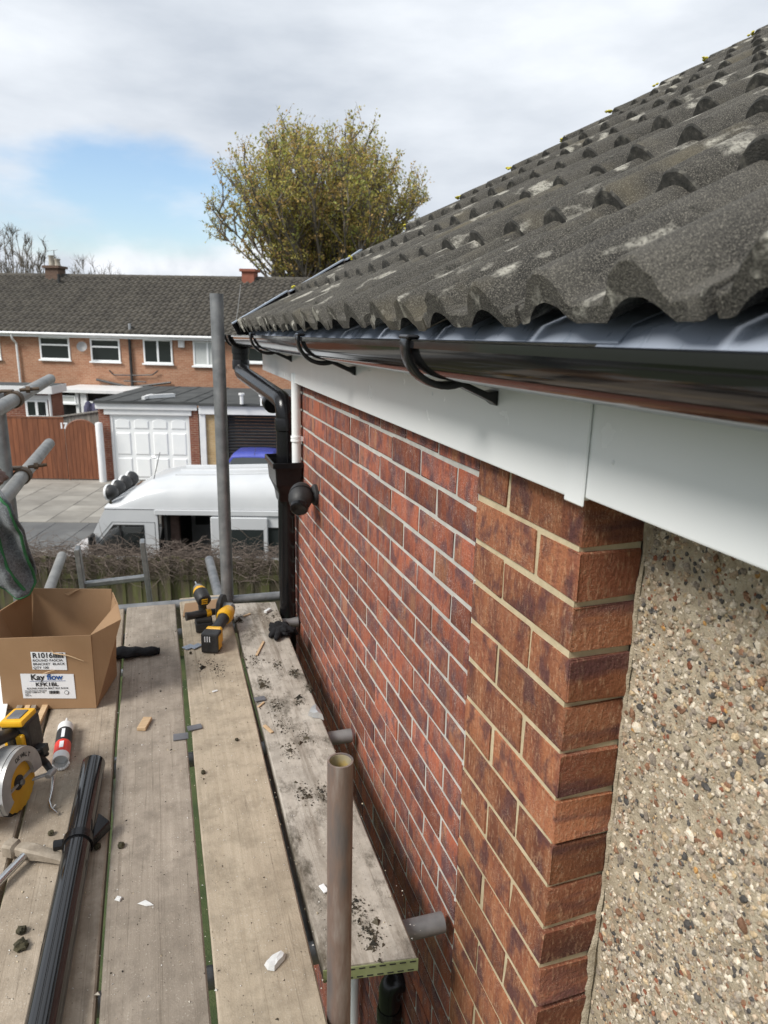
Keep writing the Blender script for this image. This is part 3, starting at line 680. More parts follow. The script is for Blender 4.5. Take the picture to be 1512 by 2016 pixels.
for i in range(ns):
    z0 = gb+(z2b-gb)*i/ns; hh = (z2b-gb)/ns
    P = [(rl, D1+.10, z0+.004), (rl, D1+.082, z0+hh*.3), (rl, D1+.082, z0+hh*.75), (rl, D1+.10, z0+hh-.004), (rl, D1+.12, z0+hh-.004), (rl, D1+.12, z0+.004)]
    MB().prism(P, (rr_-rl, 0, 0)).build('shutter_slat', 'roller_black', g2, SG)

# ------------------------------------------------------------------ blue car in front of the shutter
cs_, cd_ = sp(497, 900, 21.5)[0], 19.6
car = thing('parked_car', 'blue hatchback parked in front of the black roller shutter', 'car', SG @ Vector((cs_, cd_+1.5, GZ)))
cb = GZ+.08
def loft(sections, name, mat, par, fr, smooth=True):        # sections: loops of equal length
    m_ = MB(); n_ = len(sections[0])
    for L in sections: m_.v += [tuple(p) for p in L]
    for i in range(len(sections)-1):
        for j in range(n_): m_.f.append((i*n_+j, i*n_+(j+1) % n_, (i+1)*n_+(j+1) % n_, (i+1)*n_+j))
    m_.f.append(tuple(range(n_))); m_.f.append(tuple((len(sections)-1)*n_+j for j in range(n_)))
    return m_.build(name, mat, par, fr, smooth)
def sect(d, w, z0, z1, k=.12):                              # rounded section across s at depth d
    return [(cs_-w, d, z0), (cs_+w, d, z0), (cs_+w, d, z1-k), (cs_+w-k*.7, d, z1-.02), (cs_+w*.4, d, z1), (cs_-w*.4, d, z1), (cs_-w+k*.7, d, z1-.02), (cs_-w, d, z1-k)]
loft([sect(cd_, .74, cb+.25, cb+.62), sect(cd_+.1, .82, cb+.2, cb+.74), sect(cd_+.9, .85, cb+.18, cb+.90), sect(cd_+3.4, .85, cb+.18, cb+.92), sect(cd_+3.8, .78, cb+.25, cb+.86)], 'body', 'car_blue', car, SG)
loft([sect(cd_+.95, .74, cb+.86, cb+.92, .02), sect(cd_+1.62, .60, cb+.9, cb+1.40, .1)], 'windscreen', 'glass_van', car, SG)
loft([sect(cd_+1.60, .66, cb+.9, cb+1.405, .1), sect(cd_+2.0, .66, cb+.9, cb+1.46, .1), sect(cd_+3.2, .64, cb+.9, cb+1.43, .1), sect(cd_+3.7, .6, cb+.88, cb+1.0, .1)], 'cabin', 'car_blue', car, SG)
for s in (-1, 1):
    MB().hexa([(cs_+s*.70, cd_+1.3, cb+.93), (cs_+s*.70, cd_+3.1, cb+.93), (cs_+s*.70, cd_+3.0, cb+1.3), (cs_+s*.70, cd_+1.7, cb+1.3)], [(cs_+s*.64, cd_+1.3, cb+.93), (cs_+s*.64, cd_+3.1, cb+.93), (cs_+s*.64, cd_+3.0, cb+1.3), (cs_+s*.64, cd_+1.7, cb+1.3)]).build('side_window', 'glass_van', car, SG)
    for dd in (.75, 3.05):
        wo = MB().lathe((cs_+s*.86, cd_+dd, cb+.3), (-s, 0, 0), [(0, .2), (.01, .3), (.17, .3), (.18, .2)], 18).build('wheel', 'tyre', car, SG, smooth=True)
        MB().lathe((cs_+s*.872, cd_+dd, cb+.3), (-s, 0, 0), [(0, .16), (.012, .19)], 16).build('rim', 'alloy', wo, SG)
    MB().lathe((cs_+s*.6, cd_+.03, cb+.58), (0, -1, 0), [(0, .12), (.05, .09), (.07, .02)], 12).build('headlight', 'chrome', car, SG)
MB().tube([(cs_+.08, cd_+1.75, cb+1.42), (cs_+.08, cd_+2.1, cb+1.62)], .008, 5).build('aerial', 'cable', car, SG)
MB().box(cs_-.26, cs_+.26, cd_-.02, cd_, cb+.35, cb+.46).build('number_plate', 'white_trim', car, SG)

# ------------------------------------------------------------------ white high-roof van
VD = 12.3
van = thing('parked_van', 'white high roof van with its side door open behind the vine covered fence', 'van', SG @ Vector((-4.4, VD+1, GZ)))
vb = GZ
def vp(x, y, d=VD): return sp(x, y, d)
nose, z_wb = vp(160, 1078); z_wb += 0
sT, zT = vp(207, 1010)
zdrip = vp(400, 1004)[1]; zwin0 = vp(240, 1080)[1]-.15; zwin1 = vp(240, 1034)[1]
rear = nose+4.6; wdt = 1.95
sd0 = vp(312, 1040)[0]; sd1 = vp(418, 1040)[0]; pw1 = vp(452, 1040)[0]; wA0, wA1 = vp(187, 1060)[0], vp(284, 1060)[0]; rw0, rw1 = vp(456, 1060)[0], vp(456, 1060)[0]+1.35
zop1 = vp(360, 1013)[1]
for d0, d1, nm_, door_open in ((VD, VD+.05, 'side_panel', True), (VD+wdt-.05, VD+wdt, 'side_panel', False)):
    p = MB(); B = lambda a, c_, z0, z1: p.box(a, c_, d0, d1, z0, z1)
    p.prism([(nose-.75, d0, vb+.35), (nose+.55, d0, vb+.35), (nose+.55, d0, zwin0), (nose, d0, zwin0), (nose-.75, d0, vb+.95)], (0, d1-d0, 0))    # bonnet side
    B(nose+.55, sd0, vb+.35, zwin0); B(wA1, sd0, zwin0, zdrip)
    p.prism([(nose, d0, zwin0), (nose+.10, d0, zwin0), (wA0+.36, d0, zwin1), (wA1, d0, zwin1), (wA1, d0, zdrip), (sT, d0, zdrip)], (0, d1-d0, 0))
    if door_open: B(sd0, sd1, vb+.35, vb+.55); B(sd0, sd1, zop1, zdrip)
    else: B(sd0, sd1, vb+.35, zdrip)
    B(sd1, rw0, vb+.35, zdrip); B(rw0, rw1, vb+.35, zwin0); B(rw0, rw1, zwin1-.02, zdrip); B(rw1, rear, vb+.35, zdrip)
    p.build(nm_, 'van_white', van, SG, bev=0)
    wg = MB().prism([(nose+.14, (d0+d1)/2, zwin0), (wA1, (d0+d1)/2, zwin0), (wA1, (d0+d1)/2, zwin1), (wA0+.36, (d0+d1)/2, zwin1)], (0, .008, 0)).build('door_window', 'glass_clear', van, SG)
    MB().box(wA0+.44, wA0+.47, d0+.01, d1-.01, zwin0, zwin1).build('window_bar', 'tool_black', wg, SG)
    MB().box(rw0, rw1, d0+.015, d0+.03, zwin0, zwin1-.02).build('rear_window', 'glass_van', van, SG)
def seam(pts, r=.006, mat='tool_black', name='seal'): MB().tube([(a_, VD-.002, b2) for a_, b2 in pts], r, 5).build(name, mat, van, SG)
seam([(nose+.12, zwin0), (wA0+.355, zwin1+.008), (wA1+.005, zwin1+.008), (wA1+.005, zwin0)], .011)
seam([(wA0+.28, vb+.5), (wA0+.28, zwin0)], .004); seam([(nose+.02, zwin0-.02), (wA0+.33, zwin1+.06), (sd0-.06, zwin1+.06), (sd0-.06, vb+.45)], .004)
seam([(sd0+.006, vb+.5), (sd0+.006, zop1-.005), (sd1, zop1-.005)], .014)
seam([(rw0+.3, zwin0), (rw0+.3, zwin1-.02), (rw1, zwin1-.02), (rw1, zwin0)], .011); seam([(sT-.01, zdrip+.0), (rear, zdrip+.0)], .007, 'grey_dark_plastic', 'drip_seam')
MB().box(sd0-.28, sd0-.14, VD-.02, VD-.002, zwin0-.08, zwin0-.05).build('door_handle', 'tool_black', van, SG)
# slid-back side door
MB().box(sd1-.02, sd1+1.0, VD-.06, VD-.015, vb+.5, zop1-.03).build('sliding_door', 'van_white', van, SG, bev=.015)
MB().box(sd1+.34, sd1+.92, VD-.066, VD-.061, zwin0+.05, zwin1-.04).build('door_glass', 'glass_van', van, SG)
MB().box(sd0-.05, rear-.2, VD-.035, VD-.002, zop1-.01, zop1+.09).build('door_track', 'van_white', van, SG, bev=.01)
# front, windscreen, back, floor, bonnet
MB().hexa([(nose-.02, VD+.06, zwin0), (nose-.02, VD+wdt-.06, zwin0), (nose+.0, VD+wdt-.06, zwin0), (nose+.0, VD+.06, zwin0)], [(sT-.02, VD+.10, zdrip), (sT-.02, VD+wdt-.10, zdrip), (sT, VD+wdt-.1, zdrip), (sT, VD+.1, zdrip)]).build('windscreen', 'glass_clear', van, SG)
MB().prism([(nose-.75, VD+.051, vb+.35), (nose-.75, VD+.051, vb+.95), (nose, VD+.051, zwin0), (nose+.1, VD+.051, zwin0-.05), (nose+.1, VD+.051, vb+.35)], (0, wdt-.102, 0)).build('bonnet', 'van_white', van, SG, bev=.03)
MB().box(rear-.05, rear, VD+.051, VD+wdt-.051, vb+.4, zdrip).build('rear_door', 'van_white', van, SG)
MB().box(nose+.6, rear-.06, VD+.052, VD+wdt-.052, vb+.4, vb+.52).build('floor', 'interior_dark', van, SG)
MB().box(nose-.8, nose-.72, VD+.02, VD+wdt-.02, vb+.35, vb+.55).build('bumper', 'tool_black', van, SG, bev=.02)
MB().box(wA1+.35, wA1+.40, VD+.06, VD+wdt-.06, vb+.52, zdrip-.02).build('bulkhead', 'interior_dark', van, SG)
MB().box(sd1+.3, sd1+.34, VD+.5, VD+wdt-.06, vb+.52, zdrip-.05).build('partition', 'interior_dark', van, SG)
MB().box(rw0+.1, rear-.07, VD+wdt-.12, VD+wdt-.06, vb+.52, zdrip-.05).build('lining', 'interior_dark', van, SG)
for k, dd in enumerate((.2, 1.15)):
    so_ = MB().box(wA0+.55, wA0+1.05, VD+dd, VD+dd+.55, vb+.75, vb+1.05).build('seat', 'seat_brown', van, SG, bev=.05)
    MB().hexa([(wA0+.98, VD+dd+.02, vb+1.0), (wA0+1.16, VD+dd+.02, vb+1.0), (wA0+1.16, VD+dd+.53, vb+1.0), (wA0+.98, VD+dd+.53, vb+1.0)], [(wA0+1.12, VD+dd+.05, vb+1.72), (wA0+1.24, VD+dd+.05, vb+1.72), (wA0+1.24, VD+dd+.5, vb+1.72), (wA0+1.12, VD+dd+.5, vb+1.72)]).build('backrest', 'interior_dark', so_, SG, bev=.04)
MB().tube([Vector((wA0+.42, VD+wdt-.62, vb+1.28))+.2*(math.cos(a)*Vector((.5, 0, .86))+math.sin(a)*Vector((0, 1, 0))) for a in [2*math.pi*i/20 for i in range(21)]], .018, 8, False).tube([(wA0+.15, VD+wdt-.62, vb+1.05), (wA0+.42, VD+wdt-.62, vb+1.28)], .03, 8).build('steering_wheel', 'tool_black', van, SG, smooth=True)
MB().box(nose+.2, wA0+.25, VD+.08, VD+wdt-.08, vb+.9, vb+1.15).build('dashboard', 'interior_dark', van, SG, bev=.05)
x = vp(336, 1045, VD+.35)[0]; MB().box(x-.16, x+.16, VD+.3, VD+.5, vb+.52, zop1-.02).build('curtain', 'seat_brown', van, SG, bev=.05)
x = vp(385, 1030, VD+1.6)[0]; MB().box(x-.05, x+.45, VD+wdt-.135, VD+wdt-.125, zwin0+.1, zwin1+.1).build('far_window', 'glass_clear', van, SG)
# moulded high roof: stations along the van
stn = []
for (x, ztop, k) in ((sT-.02, zdrip+.06, .1), (vp(232, 988)[0], vp(232, 985)[1], .28), (vp(256, 970)[0], vp(256, 966)[1], .36), (vp(285, 955)[0], vp(285, 952)[1]-.0, .4), (vp(330, 943)[0], vp(330, 945)[1], .42), (vp(400, 940)[0], vp(400, 945)[1], .42), (rear-.5, vp(480, 941)[1]+.02, .42), (rear+.02, vp(480, 941)[1]-.12, .4)):
    h = ztop-zdrip; L = []
    for i in range(17):
        a = math.pi*i/16; cx_ = math.cos(a); sx_ = math.sin(a)
        yy = VD+wdt/2-(wdt/2-.02)*math.copysign(abs(cx_)**.55, cx_); L.append((x, yy, zdrip-.01+h*sx_**.62))
    stn.append(L)
loft(stn, 'high_roof', 'van_white', van, SG)
rib = MB()
for k in range(3):
    yy = VD+.55+k*.42; pts = [(L[8][0], yy, L[8][2]+.0-.004) for L in stn[4:7]]; rib.tube(pts, .022, 6)
rib.build('roof_rib', 'van_white', van, SG, smooth=True)
x, z_ = vp(445, 945, VD+.75); MB().hexa([(x-.25, VD+.5, z_-.05), (x+.25, VD+.5, z_-.05), (x+.25, VD+1.0, z_-.05), (x-.25, VD+1.0, z_-.05)], [(x-.17, VD+.53, z_+.06), (x+.22, VD+.53, z_+.1), (x+.22, VD+.97, z_+.1), (x-.17, VD+.97, z_+.06)]).build('roof_vent', 'van_white', van, SG, bev=.015)
bar0 = Vector((vp(213, 992)[0], VD+.12, vp(213, 992)[1])); 
MB().tube([bar0, bar0+Vector((.05, wdt-.3, .02))], .035, 8).tube([bar0+Vector((.05, .1, -.02)), bar0+Vector((.3, .1, -.1))], .02, 6).build('lamp_bar', 'chrome', van, SG, smooth=True)
for k in range(4):
    c_ = bar0+Vector((.0, .05+k*.40, .17))
    lo = MB().lathe(c_, (1, -.25, .1), [(-.07, .05), (-.06, .13), (0, .145), (.05, .13), (.10, .09), (.13, .03)], 18).build('spot_lamp', 'tool_black', van, SG, smooth=True)
    MB().lathe(c_, (1, -.25, .1), [(-.062, .135), (-.05, .152), (-.02, .152), (-.012, .146)], 18, False).build('lamp_rim', 'white_trim', lo, SG, smooth=True)
a = Vector((vp(287, 955)[0], VD+.5, vp(287, 955)[1])); MB().tube([a, a+Vector((.14, 0, .5))], .007, 5).build('aerial', 'cable', van, SG)
for s, dd in ((nose-.05, 0), (nose+3.6, 0), (nose-.05, wdt-.2), (nose+3.6, wdt-.2)):
    wo = MB().lathe((s, VD+dd, vb+.35), (0, 1, 0), [(0, .22), (.01, .34), (.19, .34), (.2, .22)], 20).build('wheel', 'tyre', van, SG, smooth=True)
    MB().lathe((s, VD+dd-.004, vb+.35), (0, 1, 0), [(0, .1), (.02, .2), (.2, .2)], 16).build('rim', 'alloy', wo, SG)
x, z_ = vp(183, 1062, VD-.12); MB().box(x-.06, x+.02, VD-.22, VD-.02, z_-.2, z_+.1).build('door_mirror', 'tool_black', van, SG, bev=.03)

# ------------------------------------------------------------------ vine covered garden fence
FD = 10.8
ftop = sp(300, 1098, FD)[1]
fen = thing('garden_fence', 'mossy weathered board fence at the end of the garden', 'fence', SG @ Vector((-5, FD, GZ)))
x = -9.5; i = 0; mes = [MB().prism([(0, 0, GZ), (.14, 0, GZ), (.14, 0, ftop-.02*k), (0, 0, ftop)], (0, .02, 0)).mesh('plank', 'mossy_fence_wood') for k in range(3)]
while x < -1.2:
    place('plank', mes[i % 3], fen, SG @ Matrix.Translation((x, FD+(i % 2)*.018, random.uniform(-.03, .03)))); x += .128; i += 1
for (u) in (330, 90, 560):
    a = sp(u, 1140, FD-.06)[0]; MB().box(a-.05, a+.05, FD-.09, FD-.005, GZ, ftop+.02).build('post', 'mossy_fence_wood', fen, SG, bev=.006)
MB().box(-9.5, -1.2, FD-.03, FD-.003, ftop-.36, ftop-.28).build('rail', 'mossy_fence_wood', fen, SG)
vm = MB(); rnd = random.Random(3)
for k in range(5200):
    x = rnd.uniform(-9.4, -1.3); y = FD+rnd.gauss(.05, .20); z = ftop+rnd.gauss(.0, .085)
    if rnd.random() < .25: z -= rnd.uniform(0, .35)
    a = rnd.uniform(0, 6.28); L = rnd.uniform(.15, .55); p = Vector((x, y, z)); d = Vector((math.cos(a), .4*math.sin(a), rnd.uniform(-.7, .55))).normalized()
    pts = [p.copy()]
    for q in range(4):
        p = p+d*L/4; d = (d+Vector((rnd.gauss(0, .35), rnd.gauss(0, .25), rnd.gauss(-.18, .3)))).normalized(); pts.append(p.copy())
    r = rnd.uniform(.002, .005); vm.tube(pts, [r, r, r*.9, r*.7, r*.4], 3, False)
vo = stuff(vm.build('dry_vines', 'vine', None, SG, fixn=False)); tag(vo, 'tangled dry brown vines growing over the garden fence', 'vines')

# ------------------------------------------------------------------ trees
def limbtree(name, label, base, env, nlimb, nsec, nter, leaf, r0, seed, group=None, leafcols=None, lsize=.17, nleaf=3, top=1.0, bare=False, fork=2.2):
    """env(dir-fraction) -> envelope test; limbs fan from a fork, leaves sit along the twigs"""
    rn = random.Random(seed); base = Vector(base); tr = thing(name, label, 'tree', base, group)
    bm_ = MB(); ck = base+Vector((0, 0, fork)); lv = []; 
    bm_.tube([base, base+Vector((.05, 0, fork*.5)), ck], [r0, r0*.85, r0*.8], 10)
    c0, rx, rzu = env
    tips = []
    for i in range(nlimb):
        az = 2.39996*i+rn.uniform(-.2, .2); sp_ = math.sqrt((i+.5)/nlimb)*rn.uniform(.92, 1.0)
        tgt = Vector((c0[0]+rx*sp_*math.cos(az), c0[1]+rx*sp_*math.sin(az), c0[2]+rzu*math.sqrt(max(0, 1-sp_**2.5*.93))*rn.uniform(.86, 1.0)))
        mid = ck.lerp(tgt, .45)+Vector((math.cos(az), math.sin(az), 0))*rx*.12*sp_
        P = []
        for k in range(9):
            t_ = k/8; P.append(((1-t_)**2*ck+2*t_*(1-t_)*mid+t_*t_*tgt)+Vector((rn.gauss(0, .06), rn.gauss(0, .06), 0))*(1 if k else 0))
        if nlimb > 20: tips += [(P[5], P[6], P[7]), (P[6], P[7], P[8]), (P[7], P[8], P[8]+(P[8]-P[7])*.4)]*2
        bm_.tube(P, [(r0*.42 if nlimb < 20 else r0*.26)*(1-k/8)**.9+.015 for k in range(9)], 6)
        for j in range(nsec):
            t_ = rn.uniform(.22, .97); k = min(7, int(t_*8)); q = P[k].lerp(P[k+1], t_*8-k)
            if nlimb > 20: t_ = max(t_, .3)
            d = (P[k+1]-P[k]).normalized(); o_ = Vector((rn.gauss(0, 1), rn.gauss(0, 1), rn.gauss(.15, .6))).normalized(); dd = (d*.75+o_*.85+Vector((0, 0, .35))).normalized()
            L = rx*rn.uniform(.22, .42)*(1.15-t_*.6); S = [q]
            for z in range(5): dd = (dd+Vector((rn.gauss(0, .13), rn.gauss(0, .13), .08))).normalized(); S.append(S[-1]+dd*L/5)
            bm_.tube(S, [.05*(1-z/6.5)*r0/.4+.008 for z in range(6)], 5)
            for h in range(nter):
                t2 = rn.uniform(.2, 1); kk = min(4, int(t2*5)); w = S[kk].lerp(S[kk+1], t2*5-kk)
                e1 = (dd+Vector((rn.gauss(0, .6), rn.gauss(0, .6), rn.gauss(.1, .45)))).normalized(); Lt = rn.uniform(.5, 1.3)*rx/6.5
                w1 = w+e1*Lt*.5+Vector((0, 0, .04)); w2 = w1+(e1+Vector((rn.gauss(0, .3), rn.gauss(0, .3), rn.gauss(.1, .2)))).normalized()*Lt*.5
                bm_.tube([w, w1, w2], [.014, .010, .005], 3, False); tips.append((w, w1, w2))
    bm_.build('trunk', 'bark', tr, smooth=True, fixn=False)
    if bare: return tr
    V, Fc, Cc = [], [], []
    for (w, w1, w2) in tips:
        hue = rn.random()
        for h in range(nleaf):
            t2 = rn.uniform(.15, 1.05); p = (w.lerp(w1, t2*2) if t2 < .5 else w1.lerp(w2, t2*2-1))+Vector((rn.gauss(0, .10), rn.gauss(0, .10), rn.gauss(-.03, .09)))
            a_ = Vector((rn.gauss(0, 1), rn.gauss(0, 1), rn.gauss(0, 1))).normalized(); b2 = a_.cross(Vector((rn.gauss(0, 1), rn.gauss(0, 1), rn.gauss(0, 1)))).normalized(); s = lsize*rn.uniform(.55, 1.25)
            n0 = len(V); V += [p-a_*s*.5, p+b2*s*.32, p+a_*s*.55, p-b2*s*.32]; Fc.append((n0, n0+1, n0+2, n0+3))
            c_ = leafcols[0] if hue < .5 else (leafcols[1] if hue < .8 else leafcols[2]); f_ = rn.uniform(.6, 1.35); Cc.append(tuple(x_*f_ for x_ in c_))
    me = bpy.data.meshes.new('crown'); me.from_pydata([tuple(q) for q in V], [], Fc); me.materials.append(MATS['leaves']); setcol(me, Cc)
    place('crown', me, tr); return tr
tb = ST @ Vector((0, 0, 0))
tdir = ray(645, 600); tdir = Vector((tdir.x, tdir.y, 0)).normalized()*44
limbtree('tall_tree', 'broad tree with thin olive and rust spring leaves rising behind the roofs', (tdir.x, tdir.y, GZ), ((tdir.x-.5, tdir.y, 2.6), 6.5, 8.0), 80, 13, 6, True, .42, 11,
         leafcols=((.46, .40, .10), (.50, .34, .12), (.36, .38, .10)), lsize=.16, nleaf=10, fork=5.4)
for (u, dist, h, rx, sd, lab) in ((20, 58, 6.6, 3.4, 5, 'bare leafless tree at the far left behind the terrace roof'), (62, 60, 6.3, 2.6, 6, 'bare leafless tree just left of the terrace chimney'), (172, 66, 4.7, 4.2, 8, 'low hazy bare tree right of the terrace chimney')):
    d = ray(u, 600); d = Vector((d.x, d.y, 0)).normalized()*dist
    limbtree('bare_tree', lab, (d.x, d.y, GZ), ((d.x, d.y, .3), rx, h-.3), 14, 12, 12, False, .15, sd, group='bare trees behind the terrace', bare=True, fork=3.5)

# ------------------------------------------------------------------ the house in front: brick panel, pier, pebbledash, roof
D = .625
house = thing('house', 'near house with brick panel, pebbledash wall and dark tiled roof', 'house', (1.6, 1.5, GZ))
ZT = -.20; YC, YP, YE = .907, 1.283, 3.31
panel = MB().box(D+.0030, D+.11, YP+.001, YE-.004, GZ, ZT).build('brick_panel', 'mortar_grey', house)
pier = MB().box(D-.0002, .741, YC+.0075, YP-.0005, GZ, ZT).build('brick_pier', 'mortar_buff', house)
def brickmesh(L, H, dp, mat, k, rough):
    rn = random.Random(k); bm = bmesh.new()
    bmesh.ops.create_cube(bm, size=1)
    for v in bm.verts: v.co = Vector(((v.co.x+.5)*dp, v.co.y*L+rn.uniform(-rough, rough), v.co.z*H+rn.uniform(-rough, rough)*.8))
    bmesh.ops.bevel(bm, geom=list(bm.edges), offset=.0026, segments=2, affect='EDGES', profile=.5)
    for v in bm.verts: v.co += Vector((rn.gauss(0, rough*.12), rn.gauss(0, rough*.3), rn.gauss(0, rough*.3)))
    me = bpy.data.meshes.new('brick'); bm.to_mesh(me); bm.free(); me.materials.append(MATS[mat])
    me.polygons.foreach_set('use_smooth', [True]*len(me.polygons)); me.set_sharp_from_angle(angle=R_(35)); return me
BG = .0748; rn = random.Random(4)
full = [brickmesh(.214, .0650, .1, 'brick_panel', k, .0026) for k in range(6)]
halfb = [brickmesh(.1015, .0650, .1, 'brick_panel', 10+k, .0016) for k in range(3)]
low = MB(); course = 0
zb = -.2875-.0048+BG                                       # bed line A is the joint under the first visible course
z = -.2875+BG/2
while z > GZ+.1:
    y = YP+.008 + (0 if course % 2 else -.0)
    pcs = []
    if course % 2: pcs.append(('h', y)); y += .1125
    while y+.215 <= YE+.004: pcs.append(('f', y)); y += .225
    if YE-y > .06: pcs.append(('h', y))
    for kd, y0 in pcs:
        L = .215 if kd == 'f' else .1025
        if z > -2.36:
            o = place('brick', rn.choice(full if kd == 'f' else halfb), panel, Matrix.Translation((D+rn.uniform(-.0012, .0012), y0+L/2, z)))
        else: low.box(D, D+.1, y0, y0+L, z-.0327, z+.0327)
    z -= BG; course += 1
stuff(low.build('lower_bricks', 'brick_panel', panel))
PG = .0904
pf = [brickmesh(.240, .0775, .1185, 'brick_pier', 30+k, .0034) for k in range(5)]
ph = [brickmesh(.121, .0775, .1185, 'brick_pier', 40+k, .0034) for k in range(4)]
lowp = MB(); z = -.3325+PG/2; course = 0
while z > GZ+.1:
    arr = [(.118, 'f'), (0, 'h')]
    lay = (('h', YC+.241+.011), ('f', YC)) if course % 2 == 0 else (('f', YC+.122+.011), ('h', YC))
    for kd, y0 in lay:
        L = .241 if kd == 'f' else .122
        if z > -2.3: place('brick', rn.choice(pf if kd == 'f' else ph), pier, Matrix.Translation((D-.0035+rn.uniform(-.001, .001), y0+L/2+(rn.uniform(-.001, .001) if y0 > YC else 0), z)))
        else: lowp.box(D-.003, D+.1, y0, y0+L, z-.039, z+.039)
    z -= PG; course += 1
stuff(lowp.build('lower_bricks', 'brick_pier', pier))
rdb = random.Random(77)
for k in range(15):                                         # dabs of pointing left where the two brickworks meet
    c_ = Vector((D-.0012, YP-rdb.uniform(-.004, .012), -.2875-BG*k+rdb.uniform(-.003, .003))); mb_ = MB(); sx = rdb.uniform(.005, .011); sz = rdb.uniform(.004, .008)
    n = 11; mb_.v = [tuple(c_-Vector((.003, 0, 0)))]+[tuple(c_+Vector((.003, sx*math.cos(6.283*i/n)*rdb.uniform(.6, 1.3), sz*math.sin(6.283*i/n)*rdb.uniform(.6, 1.3)))) for i in range(n)]
    mb_.f = [(0, 1+i, 1+(i+1) % n) for i in range(n)]; mb_.build('mortar_dab', 'mortar_grey', panel, smooth=True)
# pebbledash: rough render coat with stones thrown into it
PX = .742
rnp = random.Random(21)
def edge_y(z): return YC-.002+.007*mnoise.noise(Vector((0, 0, z*9)))+.004*mnoise.noise(Vector((3, 0, z*31)))
gm = MB(); ny, nz_ = 90, 170; y0_, z0_, z1_ = .05, -2.2, -.18
def psurf(y, z): return PX+.006*mnoise.noise(Vector((y*14, z*14, 0)))+.0040*mnoise.noise(Vector((y*55, z*55, 7)))+.0024*mnoise.noise(Vector((y*160, z*160, 2)))
for j in range(nz_+1):
    z = z0_+(z1_-z0_)*j/nz_; ye = edge_y(z)+.004
    lap = .0045+.006*mnoise.noise(Vector((1, 5, z*13)))+.004*mnoise.noise(Vector((1, 9, z*47)))+.014*max(0, min(1, (-z-1.02)/.1))*(.7+.6*mnoise.noise(Vector((2, 2, z*17))))
    for i in range(ny+1):
        y = y0_+(ye-y0_)*min(1, i/(ny-4)); x = psurf(y, z)
        if i > ny-4: q = (i-ny+4)/4; y = YC-.0035-.003*(1-q)+.002*(q == 1)*1.6; x = PX-.001-max(.001, lap)*q+.001*mnoise.noise(Vector((i*3, z*90, 4)))
        gm.v.append((x, y, z))
for j in range(nz_):
    for i in range(ny): a = j*(ny+1)+i; gm.f.append((a, a+ny+1, a+ny+2, a+1))
peb = gm.build('pebbledash', 'mortar_smear', house, smooth=True)
MB().box(PX+.012, PX+.1, -3, YC+.02, GZ, ZT).build('backing_wall', 'mortar_smear', house)
sm_ = MB(); scs = []
pal = [(tuple(a_*b2 for a_, b2 in zip(c_, (1.0, .93, .82))), w_) for c_, w_ in [((.60, .565, .51), 5), ((.44, .41, .37), 5), ((.36, .29, .225), 5), ((.25, .225, .205), 4), ((.085, .085, .09), 3), ((.22, .13, .09), 2), ((.24, .10, .065), .8), ((.46, .38, .27), 2), ((.42, .25, .10), .15), ((.42, .36, .30), 3)]]
pc = [c for c, w in pal]; pw = [w for c, w in pal]
ico = bmesh.new(); bmesh.ops.create_icosphere(ico, subdivisions=1, radius=1); IV = [v.co.copy() for v in ico.verts]; IFc = [tuple(v.index for v in f.verts) for f in ico.faces]; ico.free()
cnt = 0
while cnt < 34000:
    z = rnp.uniform(-1.75, -.2); y = rnp.uniform(.22, YC-.004)
    if rnp.random() > .45+.75*(mnoise.noise(Vector((y*6, z*6, 3)))+.25)+.55*max(0, (.80-y)/.3): 
        if rnp.random() < .75: continue
    if y > edge_y(z)-.004: continue
    if y > YC-.012 and rnp.random() < .5: continue
    s = rnp.lognormvariate(math.log(.0030), .48); s = min(s, .0095)
    ax = Matrix.Rotation(rnp.uniform(0, 6.28), 3, 'X') @ Matrix.Rotation(rnp.uniform(-.5, .5), 3, 'Y')
    S = Vector((s*rnp.uniform(.4, .75), s*rnp.uniform(.7, 1.35), s*rnp.uniform(.6, 1.1))); c = Vector((psurf(y, z)-.0002, y, z))
    n0 = len(sm_.v)
    for v in IV: q = Vector((v.x*S.x, v.y*S.y, v.z*S.z))*rnp.uniform(.72, 1.18); sm_.v.append(tuple(c+ax @ q))
    cc = rnp.choices(pc, pw)[0]; f_ = rnp.uniform(.75, 1.2); cc = tuple(x*f_ for x in cc)
    for f in IFc: sm_.f.append(tuple(i+n0 for i in f)); scs.append(cc)
    cnt += 1
so2 = sm_.build('pebbles', 'stones', peb, fixn=False); setcol(so2.data, scs); stuff(so2)
# house body behind, gable end
MB().box(D+.111, 8.2, YP-.2, YE-.005, GZ, ZT-.001).build('inner_wall', 'red_brick', house)
MB().box(.85, 8.2, -3, YP-.201, GZ, ZT-.001).build('inner_wall', 'render_wall', house)
# fascia boards, joint trim, soffit
XF = .588
fa = MB().box(XF, XF+.018, .872, 4.02, -.2415, .035).build('fascia', 'white_pvc', house, bev=.003, seg=2)
fb = MB().box(XF-.001, XF+.017, -3, .868, -.233, .035).build('fascia', 'white_pvc', house, bev=.003, seg=2)
MB().box(XF-.006, XF-.0015, .855, .905, -.2465, .02).build('joint_trim', 'white_pvc', house, bev=.002)
MB().box(XF+.02, .76, -3, 4.02, -.231, -.222).build('soffit', 'white_pvc', house)
MB().box(XF+.019, .95, 4.0, 4.018, -.20, .12).build('box_end', 'white_pvc', house)
for (y, z) in ((.93, -.06), (.80, -.17), (1.95, -.12), (2.5, -.2), (1.47, -.14)): MB().lathe((XF-.0002, y, z), (-1, 0, 0), [(0, .004), (.0012, .0035), (.002, .001)], 10).build('fixing_pin', 'white_trim', fa, smooth=True)
